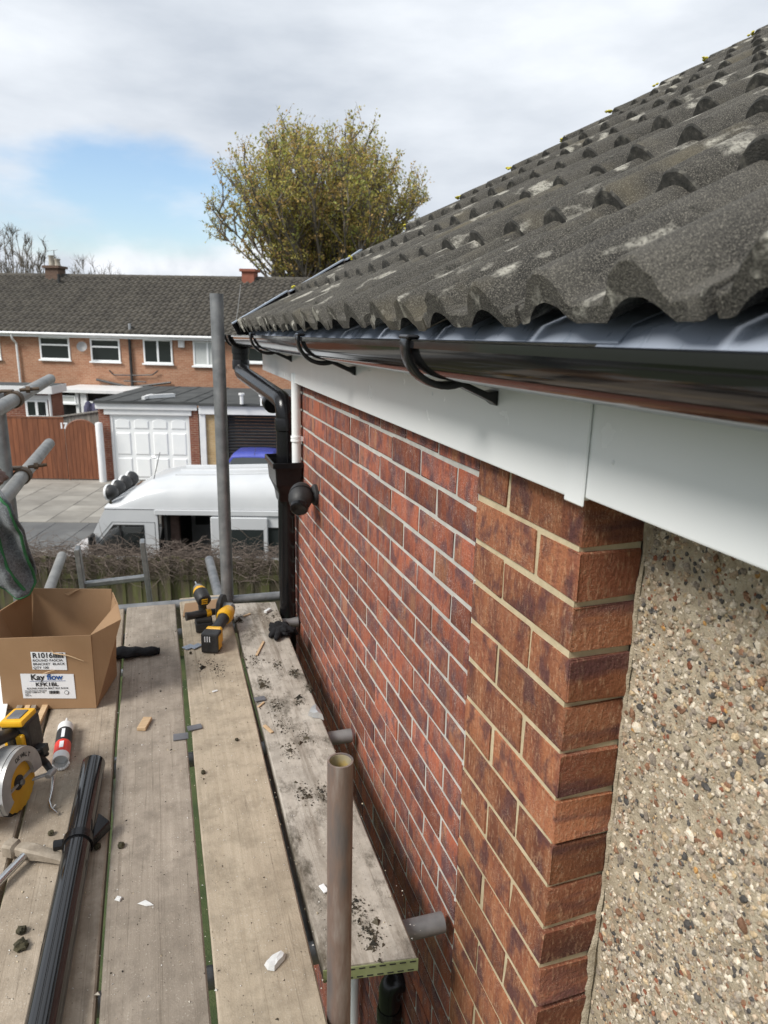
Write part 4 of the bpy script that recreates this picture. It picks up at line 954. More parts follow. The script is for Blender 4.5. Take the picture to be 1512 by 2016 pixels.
# roof: felt, tiles
TH = math.atan(.5613); TW = .334; GA = .345; NX0 = .452
def eave(y): return .010-.0140*(y-.6)                       # the eaves line drops a little towards the far gable
YV = 3.86
roof = MB().prism([(XF+.0, -3, .0), (NX0+13*GA*math.cos(TH), -3, 13*GA*math.sin(TH)-.075), (NX0+13*GA*math.cos(TH), -3, -.3), (XF+.02, -3, -.19)], (0, 3+YV-.07, 0)).build('roof', 'felt_roof', house)
def tilemesh(k, nose=False):
    rn_ = random.Random(k); pr = []
    N_ = 34
    for i in range(N_+1):
        y = (TW-.009)*i/N_; h = 0
        for c_ in (.068, .235):
            dy = abs(y-c_)/.050
            if dy < 1: h = .042*math.cos(dy*math.pi/2)**.8
        if y > .318: h = max(h, .0035)
        pr.append((y, h))
    L = .42; st_ = [0, .004, .06, .2, L]; m_ = MB(); n = len(pr); th_ = .023
    for si, x in enumerate(st_):
        for (y, h) in pr:
            e = .0022*mnoise.noise(Vector((x*40, y*40, k*5)))+.0012*mnoise.noise(Vector((x*110, y*110, k*5)))
            m_.v.append((x+(.005*mnoise.noise(Vector((0, y*55, k*3)))+.003*mnoise.noise(Vector((4, y*150, k*3))) if si < 2 else 0), -y, h+th_+e-(.004 if si == 0 else 0)))
    o_ = len(m_.v)
    for si, x in enumerate(st_):
        for (y, h) in pr: m_.v.append((x+(.002*mnoise.noise(Vector((5, y*70, k*3))) if si < 2 else 0), -y, max(0, h*.62)+(.0015 if si else .0)))
    for si in range(len(st_)-1):
        for i in range(n-1):
            a = si*n+i; m_.f += [(a, a+n, a+n+1, a+1), (o_+a, o_+a+1, o_+a+n+1, o_+a+n)]
    for i in range(n-1): m_.f += [(i, i+1, o_+i+1, o_+i)]
    for si in range(len(st_)-1):
        for i in (0, n-1): a = si*n+i; m_.f.append((a, o_+a, o_+a+n, a+n))
    me = m_.mesh('roof_tile', 'roof_tile', smooth=True)
    if nose:                                                # nose end faces take the darker material
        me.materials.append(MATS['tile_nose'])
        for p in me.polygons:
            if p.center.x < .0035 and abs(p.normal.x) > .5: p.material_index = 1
    return me
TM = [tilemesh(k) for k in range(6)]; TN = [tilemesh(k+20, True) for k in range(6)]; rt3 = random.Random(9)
tl = TH-math.atan(.025/GA)
for k in range(13):
    for j in range(13):
        yj = YV-.02-j*TW
        x = NX0+k*GA*math.cos(TH); z = eave(yj)+k*GA*math.sin(TH)
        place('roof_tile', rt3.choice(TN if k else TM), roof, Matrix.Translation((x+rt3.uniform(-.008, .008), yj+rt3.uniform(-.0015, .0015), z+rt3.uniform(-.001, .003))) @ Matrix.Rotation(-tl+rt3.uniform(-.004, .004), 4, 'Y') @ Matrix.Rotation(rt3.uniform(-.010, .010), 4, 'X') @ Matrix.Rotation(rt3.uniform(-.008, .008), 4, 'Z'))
# dry verge trim on the far gable, lichen at the verge
def rp(q, h, y): return Vector((NX0+q*math.cos(TH)-h*math.sin(TH), y, eave(YV)+q*math.sin(TH)+h*math.cos(TH)))
for k in range(3):
    a, b_ = -.02+k*GA, -.02+(k+1)*GA-.01
    if k == 2: b_ = a+.1
    P = [rp(a, -.06, YV-.015), rp(a, .052+.006*(k == 0), YV-.015), rp(b_, .060, YV-.015), rp(b_, -.06, YV-.015)]
    MB().prism(P, (0, .012, 0)).build('verge_trim', 'black_pvc', roof)
    P = [rp(a, .053, YV-.065), rp(a, .053, YV-.002), rp(b_, .061, YV-.002), rp(b_, .061, YV-.065)]
    MB().prism(P, rp(0, .006, 0)-rp(0, 0, 0)).build('verge_trim', 'tray_plastic', roof)  # bluish top strip: highlight on the black trim, put in as colour
for k in range(1, 11):
    P = rp(k*GA+.02, .055, YV-.035); b3 = MB()
    for q in range(5): b3.lathe(P+Vector((rt3.gauss(0, .012), rt3.gauss(0, .012), rt3.gauss(0, .004))), (rt3.gauss(0, .2), rt3.gauss(0, .2), 1), [(-.006, .004), (0, .011), (.005, .006)], 6)
    b3.build('lichen', 'lichen_yellow', roof)
# eaves tray strips
for (y0, y1, off) in ((-1.0, .70, 0), (.66, 1.75, .004), (1.70, 2.70, 0), (2.66, 3.72, .004)):
    t_ = MB(); P = [(.60, .016+off), (.53, .002+off), (.490, -.014+off), (.474, -.034+off)]
    for (x, z) in P: t_.v += [(x, y0, z+eave(y0)+.01), (x, y1, z+eave(y1)+.01), (x+.0015, y1, z+eave(y1)+.0085), (x+.0015, y0, z+eave(y0)+.0085)]
    for i in range(3):
        for q in range(4): t_.f.append((4*i+q, 4*i+(q+1) % 4, 4*i+4+(q+1) % 4, 4*i+4+q))
    t_.f += [(0, 1, 2, 3), (12, 13, 14, 15)]
    t_.build('eaves_tray', 'tray_plastic', house, smooth=True)

# ------------------------------------------------------------------ black half-round gutter
GXc, GR = .486, .066
def gz(y): return -.018-.0125*(y-.6)*.9                      # lip height, falling to the outlet
gut = thing('gutter', 'glossy black half round gutter fixed to the white fascia', 'gutter', (GXc, 2, gz(2)-.06))
gm = MB(); Y0, Y1 = -2.0, 4.36
def gprof(r, thick=.0025):
    P = []
    for i in range(25): a = math.pi+math.pi*i/24; P.append((r*math.cos(a), r*math.sin(a)*.92))
    return P
outer, inner = gprof(GR), gprof(GR-.003)
loop = [(-GR, .004), (-GR-.004, .003), (-GR-.004, -.008)]+outer[1:-1]+[(GR, 0), (GR-.003, 0)]+inner[::-1][1:-1]+[(-GR+.003, .002)]
n = len(loop)
for y in (Y0, Y1): gm.v += [(GXc+p[0], y, gz(y)+p[1]) for p in loop]
for i in range(n): gm.f.append((i, (i+1) % n, (i+1) % n+n, i+n))
gm.f += [tuple(range(n)), tuple(range(n, 2*n))]
gm.build('channel', 'black_gutter', gut, smooth=True)
cap = MB(); P = [(GXc-GR-.006, .004)]+[(GXc+(GR+.006)*math.cos(math.pi+math.pi*i/16), (GR+.006)*math.sin(math.pi+math.pi*i/16)*.92) for i in range(17)]
cap.prism([(p[0], Y1, gz(Y1)+p[1]) for p in P], (0, .02, 0)); cap.build('end_cap', 'black_pvc', gut)
def bracket(y, wd=.032):
    b = MB(); O = []; I = []
    for i in range(19):
        a = math.pi*1.0+math.pi*.93*i/18; O.append((GXc+(GR+.012+.004*(i/18))*math.cos(a), gz(y)+(GR+.012+.008*(i/18))*math.sin(a)*.95)); I.append((GXc+(GR+.004)*math.cos(a), gz(y)+(GR+.004)*math.sin(a)*.93))
    # arm to the fascia
    O = [(GXc-GR-.009, gz(y)+.012)]+O[:13]+[(XF-.012, gz(y)-.100), (XF-.001, gz(y)-.108)]
    I = [(GXc-GR+.003, gz(y)+.012)]+I[:13]+[(XF-.02, gz(y)-.083), (XF-.001, gz(y)-.080)]
    n = len(O); b.v = [(p[0], y-wd/2, p[1]) for p in O]+[(p[0], y-wd/2, p[1]) for p in I]+[(p[0], y+wd/2, p[1]) for p in O]+[(p[0], y+wd/2, p[1]) for p in I]
    for i in range(n-1): b.f += [(i, i+1, n+i+1, n+i), (2*n+i, 3*n+i, 3*n+i+1, 2*n+i+1), (i, 2*n+i, 2*n+i+1, i+1), (n+i, n+i+1, 3*n+i+1, 3*n+i)]
    b.f += [(0, n, 3*n, 2*n), (n-1, 3*n-1, 4*n-1, 2*n-1)]
    bo = b.build('bracket', 'black_pvc', gut, smooth=True, bev=.002, seg=2)
    MB().box(GXc-GR-.012, GXc-GR+.012, y-wd*.7, y+wd*.7, gz(y)+.006, gz(y)+.014).build('lip_clip', 'black_pvc', bo, bev=.003)
for y in (1.165, 2.11, 3.15): bracket(y)
# outlet union near the far end
oy = 4.16
um = MB(); lp = [(r*math.cos(a), r*math.sin(a)*.93) for r, a in [(GR+.006, math.pi+math.pi*i/16) for i in range(17)]]+[(r*math.cos(a), r*math.sin(a)*.93) for r, a in [(GR+.002, 2*math.pi-math.pi*i/16) for i in range(17)]]
n = len(lp)
for y in (oy-.10, oy+.10): um.v += [(GXc+p[0], y, gz(y)+p[1]) for p in lp]
for i in range(n): um.f.append((i, (i+1) % n, (i+1) % n+n, i+n))
um.f += [tuple(range(n)), tuple(range(n, 2*n))]
for y in (oy-.1, oy+.1): um.tube([(GXc+(GR+.009)*math.cos(math.pi+math.pi*i/16), y, gz(y)+(GR+.009)*math.sin(math.pi+math.pi*i/16)*.93) for i in range(17)], .006, 6)
um.build('outlet_union', 'black_pvc', gut, smooth=True)

# ------------------------------------------------------------------ downpipe, hopper, waste pipe, lamp
dp = thing('downpipe', 'black round downpipe with an offset bend at the far corner of the house', 'downpipe', (.575, 3.27, GZ))
pt = Vector((GXc, oy, gz(oy)-.05)); q0 = Vector((GXc, oy, -.262))
w_top = Vector((.572, 3.235, -.40)); w_h = Vector((.572, 3.235, -.60))
def rc(P, k=5, r=.05):                                      # round the corners of a path
    out = [P[0]]
    for i in range(1, len(P)-1):
        a = P[i]+(P[i-1]-P[i]).normalized()*r; c_ = P[i]+(P[i+1]-P[i]).normalized()*r
        for j in range(k+1): t_ = j/k; out.append((1-t_)**2*a+2*t_*(1-t_)*P[i]+t_*t_*c_)
    return out+[P[-1]]
MB().tube(rc([pt, q0, w_top+Vector((0, 0, .06)), w_h-Vector((0, 0, .12))], 6, .07), .043, 20).build('offset_bend', 'black_pvc', dp, smooth=True)
sk = [(pt+Vector((0, 0, -.02)), q0+Vector((0, 0, .06)))]
MB().lathe(pt, (0, 0, -1), [(0, .050), (.05, .050), (.052, .046), (.14, .046)], 20).build('socket', 'black_pvc', dp, smooth=True)
MB().lathe(q0+Vector((0, 0, .07)), (0, 0, -1), [(0, .046), (.012, .049), (.05, .049), (.055, .044)], 20).build('socket', 'black_pvc', dp, smooth=True)
MB().lathe(w_top+Vector((0, 0, -.01)), (0, 0, -1), [(0, .046), (.01, .049), (.055, .049), (.06, .044)], 20).build('socket', 'black_pvc', dp, smooth=True)
d_ = (w_top-q0).normalized(); MB().lathe(q0.lerp(w_top, .72), d_, [(0, .045), (.01, .048), (.05, .048), (.055, .044)], 20).build('socket', 'black_pvc', dp, smooth=True)
MB().tube([(.572, 3.235, -.70), (.572, 3.24, GZ+.1)], .040, 20).build('pipe', 'black_pvc', dp, smooth=True)
for z in (-1.55, -3.2): MB().lathe((.572, 3.238, z), (0, 0, 1), [(0, .038), (.03, .038)], 16).build('pipe_clip', 'black_pvc', dp, smooth=True)
hop = thing('hopper_head', 'black plastic rainwater hopper on the downpipe above the black lamp', 'hopper', (.57, 3.22, -.75))
hb = MB(); hx, hy = .565, 3.20; TW_, TB = .068, .045
for (z, w, l) in ((-.60, .070, .125), (-.615, .068, .122), (-.70, .062, .112), (-.745, .044, .07), (-.79, .040, .044)):
    hb.v += [(hx-w, hy-l, z), (hx+w*.8, hy-l, z), (hx+w*.8, hy+l, z), (hx-w, hy+l, z)]
for i in range(4):
    for q in range(4): hb.f.append((4*i+q, 4*i+(q+1) % 4, 4*i+4+(q+1) % 4, 4*i+4+q))
hb.f.append((16, 17, 18, 19)); hb.build('bowl', 'black_pvc', hop, bev=.005, seg=2)
MB().box(hx-.076, hx+.058, hy-.131, hy-.123, -.618, -.592).box(hx-.076, hx+.058, hy+.123, hy+.131, -.618, -.592).box(hx-.078, hx-.070, hy-.1225, hy+.1225, -.618, -.592).build('rim', 'black_pvc', hop, bev=.002)
wp = thing('waste_pipe', 'white plastic waste pipe running down the brickwork into the black hopper', 'pipe', (.60, 3.10, -.62))
MB().tube([(.598, 3.105, -.20), (.598, 3.105, -.625)], .0205, 18).build('pipe', 'white_pvc', wp, smooth=True)
cl = MB().lathe((.598, 3.105, -.50), (0, 0, 1), [(0, .0255), (.008, .0255), (.009, .024), (.014, .024), (.015, .0255), (.024, .0255)], 18).box(.60, .626, 3.085, 3.13, -.498, -.478); cl.build('pipe_clip', 'white_pvc', wp, smooth=True)
lm = thing('security_lamp', 'black ball shaped security lamp fixed to the wall below the hopper', 'lamp', (.585, 2.85, -.70))
lc = onx(592, 978, .553)
MB().lathe((.624, lc.y+.02, lc.z), (-1, 0, 0), [(0, .045), (.012, .045), (.02, .036), (.03, .02)], 20).build('wall_plate', 'black_rubber', lm, smooth=True)
hd = MB(); hdv = []
for i in range(11):
    a = math.pi*i/10; hdv.append((-.064*math.cos(a), .050*math.sin(a)**.7))
hd.lathe(lc, (-.25, -.75, -.5), hdv, 24, False); hd.build('lamp_head', 'black_rubber', lm, smooth=True)
MB().lathe(lc+Vector((-.25, -.75, -.5)).normalized()*.056, (-.25, -.75, -.5), [(0, .038), (.014, .037), (.018, .030), (.012, .002)], 20).build('lens', 'black_pvc', lm, smooth=True)
MB().tube([lc+.052*(math.cos(a)*Vector((.8, -.3, .3)).normalized()+math.sin(a)*Vector((-.3, -.2, .9)).normalized()) for a in [2*math.pi*i/24 for i in range(25)]], .002, 5, False).build('seam', 'black_pvc', lm)
# second, lower downpipe and white pipe seen below the boards
a = onx(768, 1935, .585); b_ = onx(778, 2040, .585)
lp_ = thing('low_waste_pipe', 'short black pipe bend on the brickwork below the inner board end', 'pipe', (a.x, a.y, a.z))
MB().tube(rc([Vector((.622, a.y, a.z+.0)), Vector((.585, a.y, a.z)), Vector((.585, a.y, a.z-.7))], 6, .03), .034, 16).build('pipe', 'black_pvc', lp_, smooth=True)
MB().lathe((.585, a.y, a.z-.09), (0, 0, -1), [(0, .036), (.01, .039), (.05, .039), (.055, .036)], 16).build('socket', 'black_pvc', lp_, smooth=True)
a = onx(683, 1990, .56)
tag(MB().tube([(.59, a.y+.02, -2.35), (.59, a.y, GZ)], .02, 12).build('white_waste_pipe', 'white_pvc', None, smooth=True), 'white vertical pipe just visible low down beside the near scaffold tube', 'pipe')

# ------------------------------------------------------------------ scaffold
BZ = -1.35; BT = .038
bd = [('board_a', [(-.655, 3.38), (-.425, 3.40), (-.430, .25), (-.655, .25)], 'dusty brown scaffold board at the far left under the cardboard box'),
      ('board_a', [(-.418, 3.42), (-.194, 3.43), (-.181, .25), (-.415, .25)], 'brown scaffold board carrying the saw and the black pipe'),
      ('board_b', [(-.183, 3.44), (.045, 3.43), (.035, .25), (-.172, .25)], 'greyish scaffold board with a small wood block, third from the wall'),
      ('board_c', [(.066, 3.50), (.297, 3.50), (.247, .25), (.046, .25)], 'pale tan scaffold board carrying the yellow power tools'),
      ('board_d', [(.311, 3.36), (.527, 3.33), (.487, 1.175), (.280, 1.205)], 'mossy stained scaffold board nearest the brick wall with a green banded end')]
for (mat, P, lab) in bd:
    th_ = thing('scaffold_board', lab, 'board', ((P[0][0]+P[1][0])/2, 1.8, BZ-BT), group='scaffold boards of the platform')
    b = MB(); n = 26; rb = random.Random(len(lab))
    Lf, Rt, Rn, Ln = [Vector((p[0], p[1], 0)) for p in P]
    sec = []
    for i in range(n+1):
        t_ = i/n; l = Ln.lerp(Lf, t_); r = Rn.lerp(Rt, t_); w = .0025*mnoise.noise(Vector((t_*7, len(lab), 0))); w2 = .0025*mnoise.noise(Vector((t_*7, 5, len(lab)))); zz = .003*mnoise.noise(Vector((t_*3, 9, len(lab))))
        l = l+Vector((w, 0, 0)); r = r+Vector((w2, 0, 0)); e = .004
        sec.append([(l.x, l.y, BZ-BT), (l.x, l.y, BZ-e+zz), (l.x+e, l.y, BZ+zz), (l.lerp(r, .5).x, l.lerp(r, .5).y, BZ+.0015+zz), (r.x-e, r.y, BZ+zz), (r.x, r.y, BZ-e+zz), (r.x, r.y, BZ-BT)])
    for S in sec: b.v += S
    for i in range(n):
        for j in range(7): b.f.append((i*7+j, (i+1)*7+j, (i+1)*7+(j+1) % 7, i*7+(j+1) % 7))
    b.f += [tuple(range(7)), tuple(n*7+j for j in range(7))]
    b.build('plank', mat, th_, smooth=True)
    if mat == 'board_d':
        l, r = Ln, Rn; d = (r-l).normalized(); nn = Vector((d.y, -d.x, 0))
        eb = MB().obox(Vector(((l.x+r.x)/2, (l.y+r.y)/2, BZ-BT/2))+nn*.0015, d, nn, (0, 0, 1), (r-l).length/2+.001, .0013, BT/2-.003).build('end_band', 'green_paint', th_)
        for k in range(9):
            for zz in (-.011, .011):
                c_ = l.lerp(r, (k+.5+.2*(zz > 0))/9.2); MB().obox(Vector((c_.x, c_.y, BZ-BT/2+zz))+nn*.0031, d, nn, (0, 0, 1), .007, .0006, .0014).build('slot', 'print_black', eb)
def tubething(label, a, b_, mat='galv', r=.0242, name='scaffold_tube', group='scaffold tubes'):
    a, b_ = Vector(a), Vector(b_)
    return tag(MB().pipe(a, b_, r, r-.004).build(name, mat, None, smooth=True), label, 'tube', group)
TZ = BZ-BT-.0245
for (y, x1, lab) in ((1.305, .603, 'near scaffold transom poking from under the inner board to the pier'), (2.16, .603, 'middle scaffold transom poking out towards the brick panel'), (3.2, .615, 'far scaffold transom poking out beside the downpipe')):
    tubething(lab, (-.9, y+.02, TZ), (x1, y, TZ))
LZ = TZ-.0485
a = onz(122, 1094, LZ); tubething('pale ledger tube pointing out past the cardboard box', (a.x, .2, LZ), (a.x, a.y, LZ), 'galv_light', .029)
a = onz(412, 1102, LZ); tubething('ledger tube end pointing past the far end behind the power tools', (a.x, 1.35, LZ), (a.x, a.y, LZ), 'galv', .027)
a, b_ = onz(215, 1203, BZ-.02), onz(562, 1181, BZ-.02)
tubething('horizontal scaffold tube across the far end of the boards', (a.x-1.0, a.y+.03, BZ-.02), (b_.x+.05, b_.y+.06, BZ-.02), 'galv')
# far and near standards
a = ony(426, 578, 3.46); tubething('tall upright scaffold pole at the far end of the platform', (a.x, 3.46, GZ), (a.x, 3.46, a.z), 'galv', .0305)
ns_ = thing('scaffold_standard', 'short rusty upright scaffold tube with an open top beside the inner board', 'tube', (.292, 1.105, GZ), 'scaffold tubes')
a = ony(668, 1497, 1.105); a.x += .002
MB().pipe((a.x, 1.105, GZ), (a.x, 1.105, a.z), .0242, .0205, 32).build('tube', 'rusty_tube', ns_, smooth=True)
MB().pipe((a.x, 1.105, a.z-.3), (a.x, 1.105, a.z-.002), .0203, .0195, 32).build('bore', 'tube_inside', ns_, smooth=True)
# left guard rails
RX = -.62
for (u, v, lab, b0) in ((99, 746, 'upper guard rail tube at the left edge of the platform', 0), (97, 873, 'lower guard rail tube at the left edge of the platform', 0)):
    p = onx(u, v, RX); tubething(lab, (RX, .6, p.z), (RX, p.y, p.z), 'galv_light', .031)
p1, p2 = onx(99, 746, RX), onx(97, 873, RX)
sy = onx(4, 860, RX-.06).y
tubething('upright scaffold pole at the left edge carrying the guard rails', (RX-.062, sy, GZ), (RX-.062, sy, onx(4, 770, RX-.06).z), 'galv', .031)
for (z, lab) in ((p1.z, 'rusty coupler clamping the upper guard rail to the left pole'), (p2.z, 'rusty coupler clamping the lower guard rail to the left pole')):
    ct = thing('scaffold_coupler', lab, 'coupler', (RX-.03, sy+.1, z), 'scaffold couplers')
    yy = sy+.05
    MB().pipe((RX, yy-.035, z), (RX, yy+.035, z), .039, .0315, 20).build('band', 'coupler', ct, smooth=True)
    MB().box(RX-.06, RX+.0, yy-.03, yy+.03, z+.031, z+.045).build('saddle', 'coupler', ct, bev=.004)
    MB().tube([(RX+.03, yy-.02, z+.045), (RX+.11, yy-.0, z+.05)], .008, 8).build('bolt', 'coupler', ct, smooth=True)
    MB().lathe((RX+.055, yy-.01, z+.047), (1, .1, 0), [(0, .017), (.018, .017)], 6).build('nut', 'coupler', ct)
# ladder at the far end
lad = thing('ladder', 'worn aluminium ladder top standing behind the cardboard box', 'ladder', (-.55, 3.75, GZ))
LY = 3.75
l0, l1 = ony(152, 1078, LY), ony(168, 1188, LY); r0, r1 = ony(280, 1064, LY), ony(296, 1190, LY)
for (t0, t1) in ((l0, l1), (r0, r1)):
    d = (t1-t0).normalized(); MB().bar(t0, t0+d*(abs((GZ-t0.z)/d.z)), .026, .075, (0, 1, 0)).build('stile', 'alloy', lad, bev=.004)
dl, dr_ = (l1-l0), (r1-r0)
for k in range(9):
    f_ = .66+k*1.72; A, B = l0+dl*f_, r0+dr_*(f_*.92-.0)
    B = Vector((B.x, B.y, A.z+.012)); MB().bar(A, B, .036, .03).build('rung', 'alloy', lad, bev=.006)

# ------------------------------------------------------------------ cardboard box with labels
T0 = BZ+.003                                               # top of the boards
P0 = onz(7, 1397, T0); P1 = onz(190, 1394, T0); e1 = (P1-P0).normalized(); e2 = Vector((-e1.y, e1.x, 0)); ez = Vector((0, 0, 1)); BW = (P1-P0).length
def bx(a, b_, c_): return P0+e1*a+e2*b_+ez*c_
box = thing('cardboard_box', 'open brown cardboard box with white labels standing on the left boards', 'box', bx(BW/2, .12, 0))
BH, BDp, ct = .285, .25, .004
def panelp(pts, n_, name):
    nn = (Vector(pts[1])-Vector(pts[0])).cross(Vector(pts[2])-Vector(pts[0])).normalized()*ct
    return MB().prism(pts, nn).build(name, 'cardboard', box)
fr_ = MB().prism([bx(0, 0, 0), bx(BW, 0, 0), bx(BW+.004, -.004, BH), bx(.008, -.006, BH-.008)], e2*ct).build('front_panel', 'cardboard', box)
MB().prism([bx(BW, .0045, 0), bx(BW, BDp, 0), bx(BW+.004, BDp+.02, BH+.055), bx(BW+.055, BDp*.62, BH+.055), bx(BW+.094, .055, BH+.035), bx(BW+.005, .001, BH)], -e1*ct).build('side_panel', 'cardboard', box)
MB().prism([bx(0, .0045, 0), bx(0, BDp, 0), bx(.02, BDp+.02, BH+.06), bx(-.035, BDp*.5, BH+.04), bx(.006, -.002, BH-.008)], e1*ct).build('side_panel', 'cardboard', box)
MB().prism([bx(ct, BDp+.0, 0), bx(BW-ct, BDp, 0), bx(BW-ct, BDp+.03, BH+.065), bx(.02, BDp+.03, BH+.07)], -e2*ct).build('back_panel', 'cardboard', box)
MB().prism([bx(ct, ct+.001, .001), bx(BW-ct, ct+.001, .001), bx(BW-ct, BDp-ct, .001), bx(ct, BDp-ct, .001)], ez*ct).build('bottom_panel', 'cardboard', box)
MB().prism([bx(BW*.45, BDp+.024, BH+.05), bx(BW*.62, BDp+.022, BH+.068), bx(BW*.5, BDp+.018, BH+.045)], -e2*.006).build('torn_strip', 'cardboard', box)
def lab(a0, a1, z0, z1, name, lean=0):
    return MB().prism([bx(a0, -.0012-.006*z0/BH, z0), bx(a1, -.0012-.006*z0/BH, z0+lean), bx(a1, -.0012-.006*z1/BH, z1+lean), bx(a0, -.0012-.006*z1/BH, z1)], -e2*.0004).build(name, 'label_white', box)
l1 = lab(.118, .236, .158, .226, 'label', -.004); l2 = lab(.074, .256, .045, .142, 'label', -.004)
ey_ = (ez*1.0-e2*.02).normalized()
def tx(s, a, z, size, par, mat='print_black', w=.0002, xs=1.0): return text(s, bx(a, -.0023-.006*z/BH-.0006, z), e1, ey_, size, 'lettering', mat, par, w, xs=xs)
tx('R1016', .123, .203, .028, l1, w=.0006, xs=.95)
tx('ROUND FASCIA', .122, .189, .0125, l1, xs=1.15); tx('BRACKET  BLACK', .122, .175, .0125, l1, xs=1.1); tx('QTY 100', .122, .161, .0125, l1, xs=1.1)
for (a0, wdt_) in ((.194, .003), (.1985, .0015), (.2015, .004), (.207, .0015), (.2102, .003), (.215, .004), (.221, .002), (.2245, .004)):
    MB().prism([bx(a0, -.0028-.006*.7, .202), bx(a0+wdt_, -.0028-.006*.7, .202), bx(a0+wdt_, -.0028-.0048, .221), bx(a0, -.0028-.0048, .221)], -e2*.0003).build('barcode_bar', 'print_black', l1)
tx('Kay', .108, .1175, .031, l2, 'print_black', w=.0009); tx('flow', .164, .1175, .031, l2, 'print_blue', w=.0009)
tx('KFK1BL', .122, .0925, .0205, l2, w=.0006, xs=1.15)
tx('ROUND FASCIA BRKT BLK R1016', .091, .0805, .0092, l2, w=.0002, xs=1.05)
for k in range(4): tx(('ROUND FASCIA BRACKET', 'BLACK 112MM QTY 100', 'R1016', 'KFK1BL')[k], .083, .0722-.0062*k, .0058, l2, xs=1.1)
for k in range(11): MB().prism([bx(.166+k*.0032, -.0042, .062), bx(.1676+k*.0032+.0006*(k % 3), -.0042, .062), bx(.1676+k*.0032+.0006*(k % 3), -.0044, .074), bx(.166+k*.0032, -.0044, .074)], -e2*.0003).build('barcode_bar', 'print_black', l2)
MB().lathe(bx(.226, -.0038, .066), e2, [(-.0006, .008), (0, .008)], 14).build('mark', 'print_black', l2); MB().lathe(bx(.226, -.0046, .066), e2, [(-.0004, .0062), (0, .0062)], 14).build('mark', 'label_white', l2)
MB().prism([bx(.103, -.0044, .1115), bx(.226, -.0044, .1115), bx(.226, -.0045, .1128), bx(.103, -.0045, .1128)], -e2*.0004).build('underline', 'print_blue', l2)
MB().tube([bx(.190, -.010, .232), bx(.200, -.012, .222), bx(.245, -.012, .214), bx(.268, -.011, .204), bx(.298, -.010, .19)], [.001, .0028, .0022, .002, .001], 5).build('torn_strip', 'pine', box)
MB().tube([bx(.15, -.0098, .142), bx(.17, -.0105, .150), bx(.196, -.0102, .158)], [.0008, .0018, .0008], 5).build('torn_strip', 'pine', box)
# offcuts under and beside the box
for k, (ua, va, ub, vb_, w, mat, labl) in enumerate(((14, 1440, 46, 1380, .02, 'old_wood', 'grey wooden offcut at the far left in front of the box'), (36, 1440, 58, 1385, .018, 'pine', 'tan wooden offcut in front of the box beside the saw battery'), (54, 1425, 70, 1385, .016, 'old_wood', 'thin grey wooden offcut between two tan ones before the box'), (72, 1428, 92, 1385, .02, 'pine', 'tan wooden offcut nearest the sealant tube'))):
    a, b_ = onz(ua, va, T0+.01), onz(ub, vb_, T0+.01); tag(MB().bar(a, b_+(b_-a)*.0, w, .014).build('wood_offcut', mat, None, bev=.001), labl, 'offcut', 'wooden offcuts by the box')
a, b_ = onz(-8, 1425, T0+.02), onz(12, 1330, T0+.02); tag(MB().bar(a, b_, .05, .006).build('plastic_offcut', 'white_pvc', None), 'white plastic trim offcut at the left of the box', 'offcut')

# ------------------------------------------------------------------ impact driver and grinder
def tool_dir(a, b_): return (Vector(b_)-Vector(a)).normalized()
DB = onz(402, 1238, T0); dy = DB.y+.02
drill = thing('impact_driver', 'yellow and black cordless driver standing upright on its battery', 'driver', DB)
hc = ony(395, 1168, dy); ax = Vector((-.18, .95, .24)).normalized(); side = ax.cross(Vector((0, 0, 1))).normalized(); upv = side.cross(ax)
body = MB().lathe(hc, ax, [(-.062, .012), (-.058, .026), (-.045, .0305), (0, .0315), (.018, .030), (.030, .024)], 22).build('motor_housing', 'tool_yellow', drill, smooth=True)
MB().lathe(hc-ax*.062, -ax, [(-.062, .0330), (-.004, .032), (.004, .026), (.006, .004)], 22).build('rear_cap', 'tool_black', body, smooth=True)
for k in (-1, 0, 1): MB().obox(hc-ax*.0685+upv*(.010*k), side, upv, ax, .013, .0025, .0012).build('vent', 'tool_yellow', body)
MB().lathe(hc+ax*.028, ax, [(0, .026), (.018, .022), (.028, .014), (.04, .009)], 18).build('nose', 'alloy', drill, smooth=True)
MB().lathe(hc+ax*.066, ax, [(0, .004), (.03, .0035)], 8).build('bit', 'steel_bright', drill, smooth=True)
hb_ = DB+Vector((.0, .01, .062)); 
MB().tube([hc-upv*.02-ax*.015, hc.lerp(hb_, .35)-ax*.004, hc.lerp(hb_, .7), hb_], [.021, .018, .019, .023], 14).build('handle', 'tool_black', drill, smooth=True)
MB().obox(hc.lerp(hb_, .22)+ax*.018, ax, side, upv, .008, .008, .016).build('trigger', 'tool_grey', drill, bev=.003)
MB().obox(DB+Vector((0, .015, .056)), (0, 1, 0), (1, 0, 0), (0, 0, 1), .055, .036, .010).build('foot', 'tool_black', drill, bev=.006, seg=2)
MB().obox(DB+Vector((0, .015, .023)), (0, 1, 0), (1, 0, 0), (0, 0, 1), .058, .038, .0225).build('battery', 'tool_black', drill, bev=.007, seg=2)
GB = onz(413, 1287, T0)
gr = thing('angle_grinder', 'yellow and black cordless angle grinder lying on the pale board', 'grinder', GB)
gh = onz(441, 1230, T0+.04); ga_ = Vector((gh.x-GB.x, gh.y-GB.y, 0)).normalized(); gs_ = Vector((ga_.y, -ga_.x, 0))
bc = GB+ga_*.03+Vector((0, 0, .045))
bt = MB().obox(bc, gs_, ga_, (0, 0, 1), .037, .030, .043).build('battery', 'tool_black', gr, bev=.008, seg=2)
MB().obox(bc+gs_*.0375, gs_, ga_, (0, 0, 1), .001, .02, .03).build('battery_label', 'tool_yellow', bt)
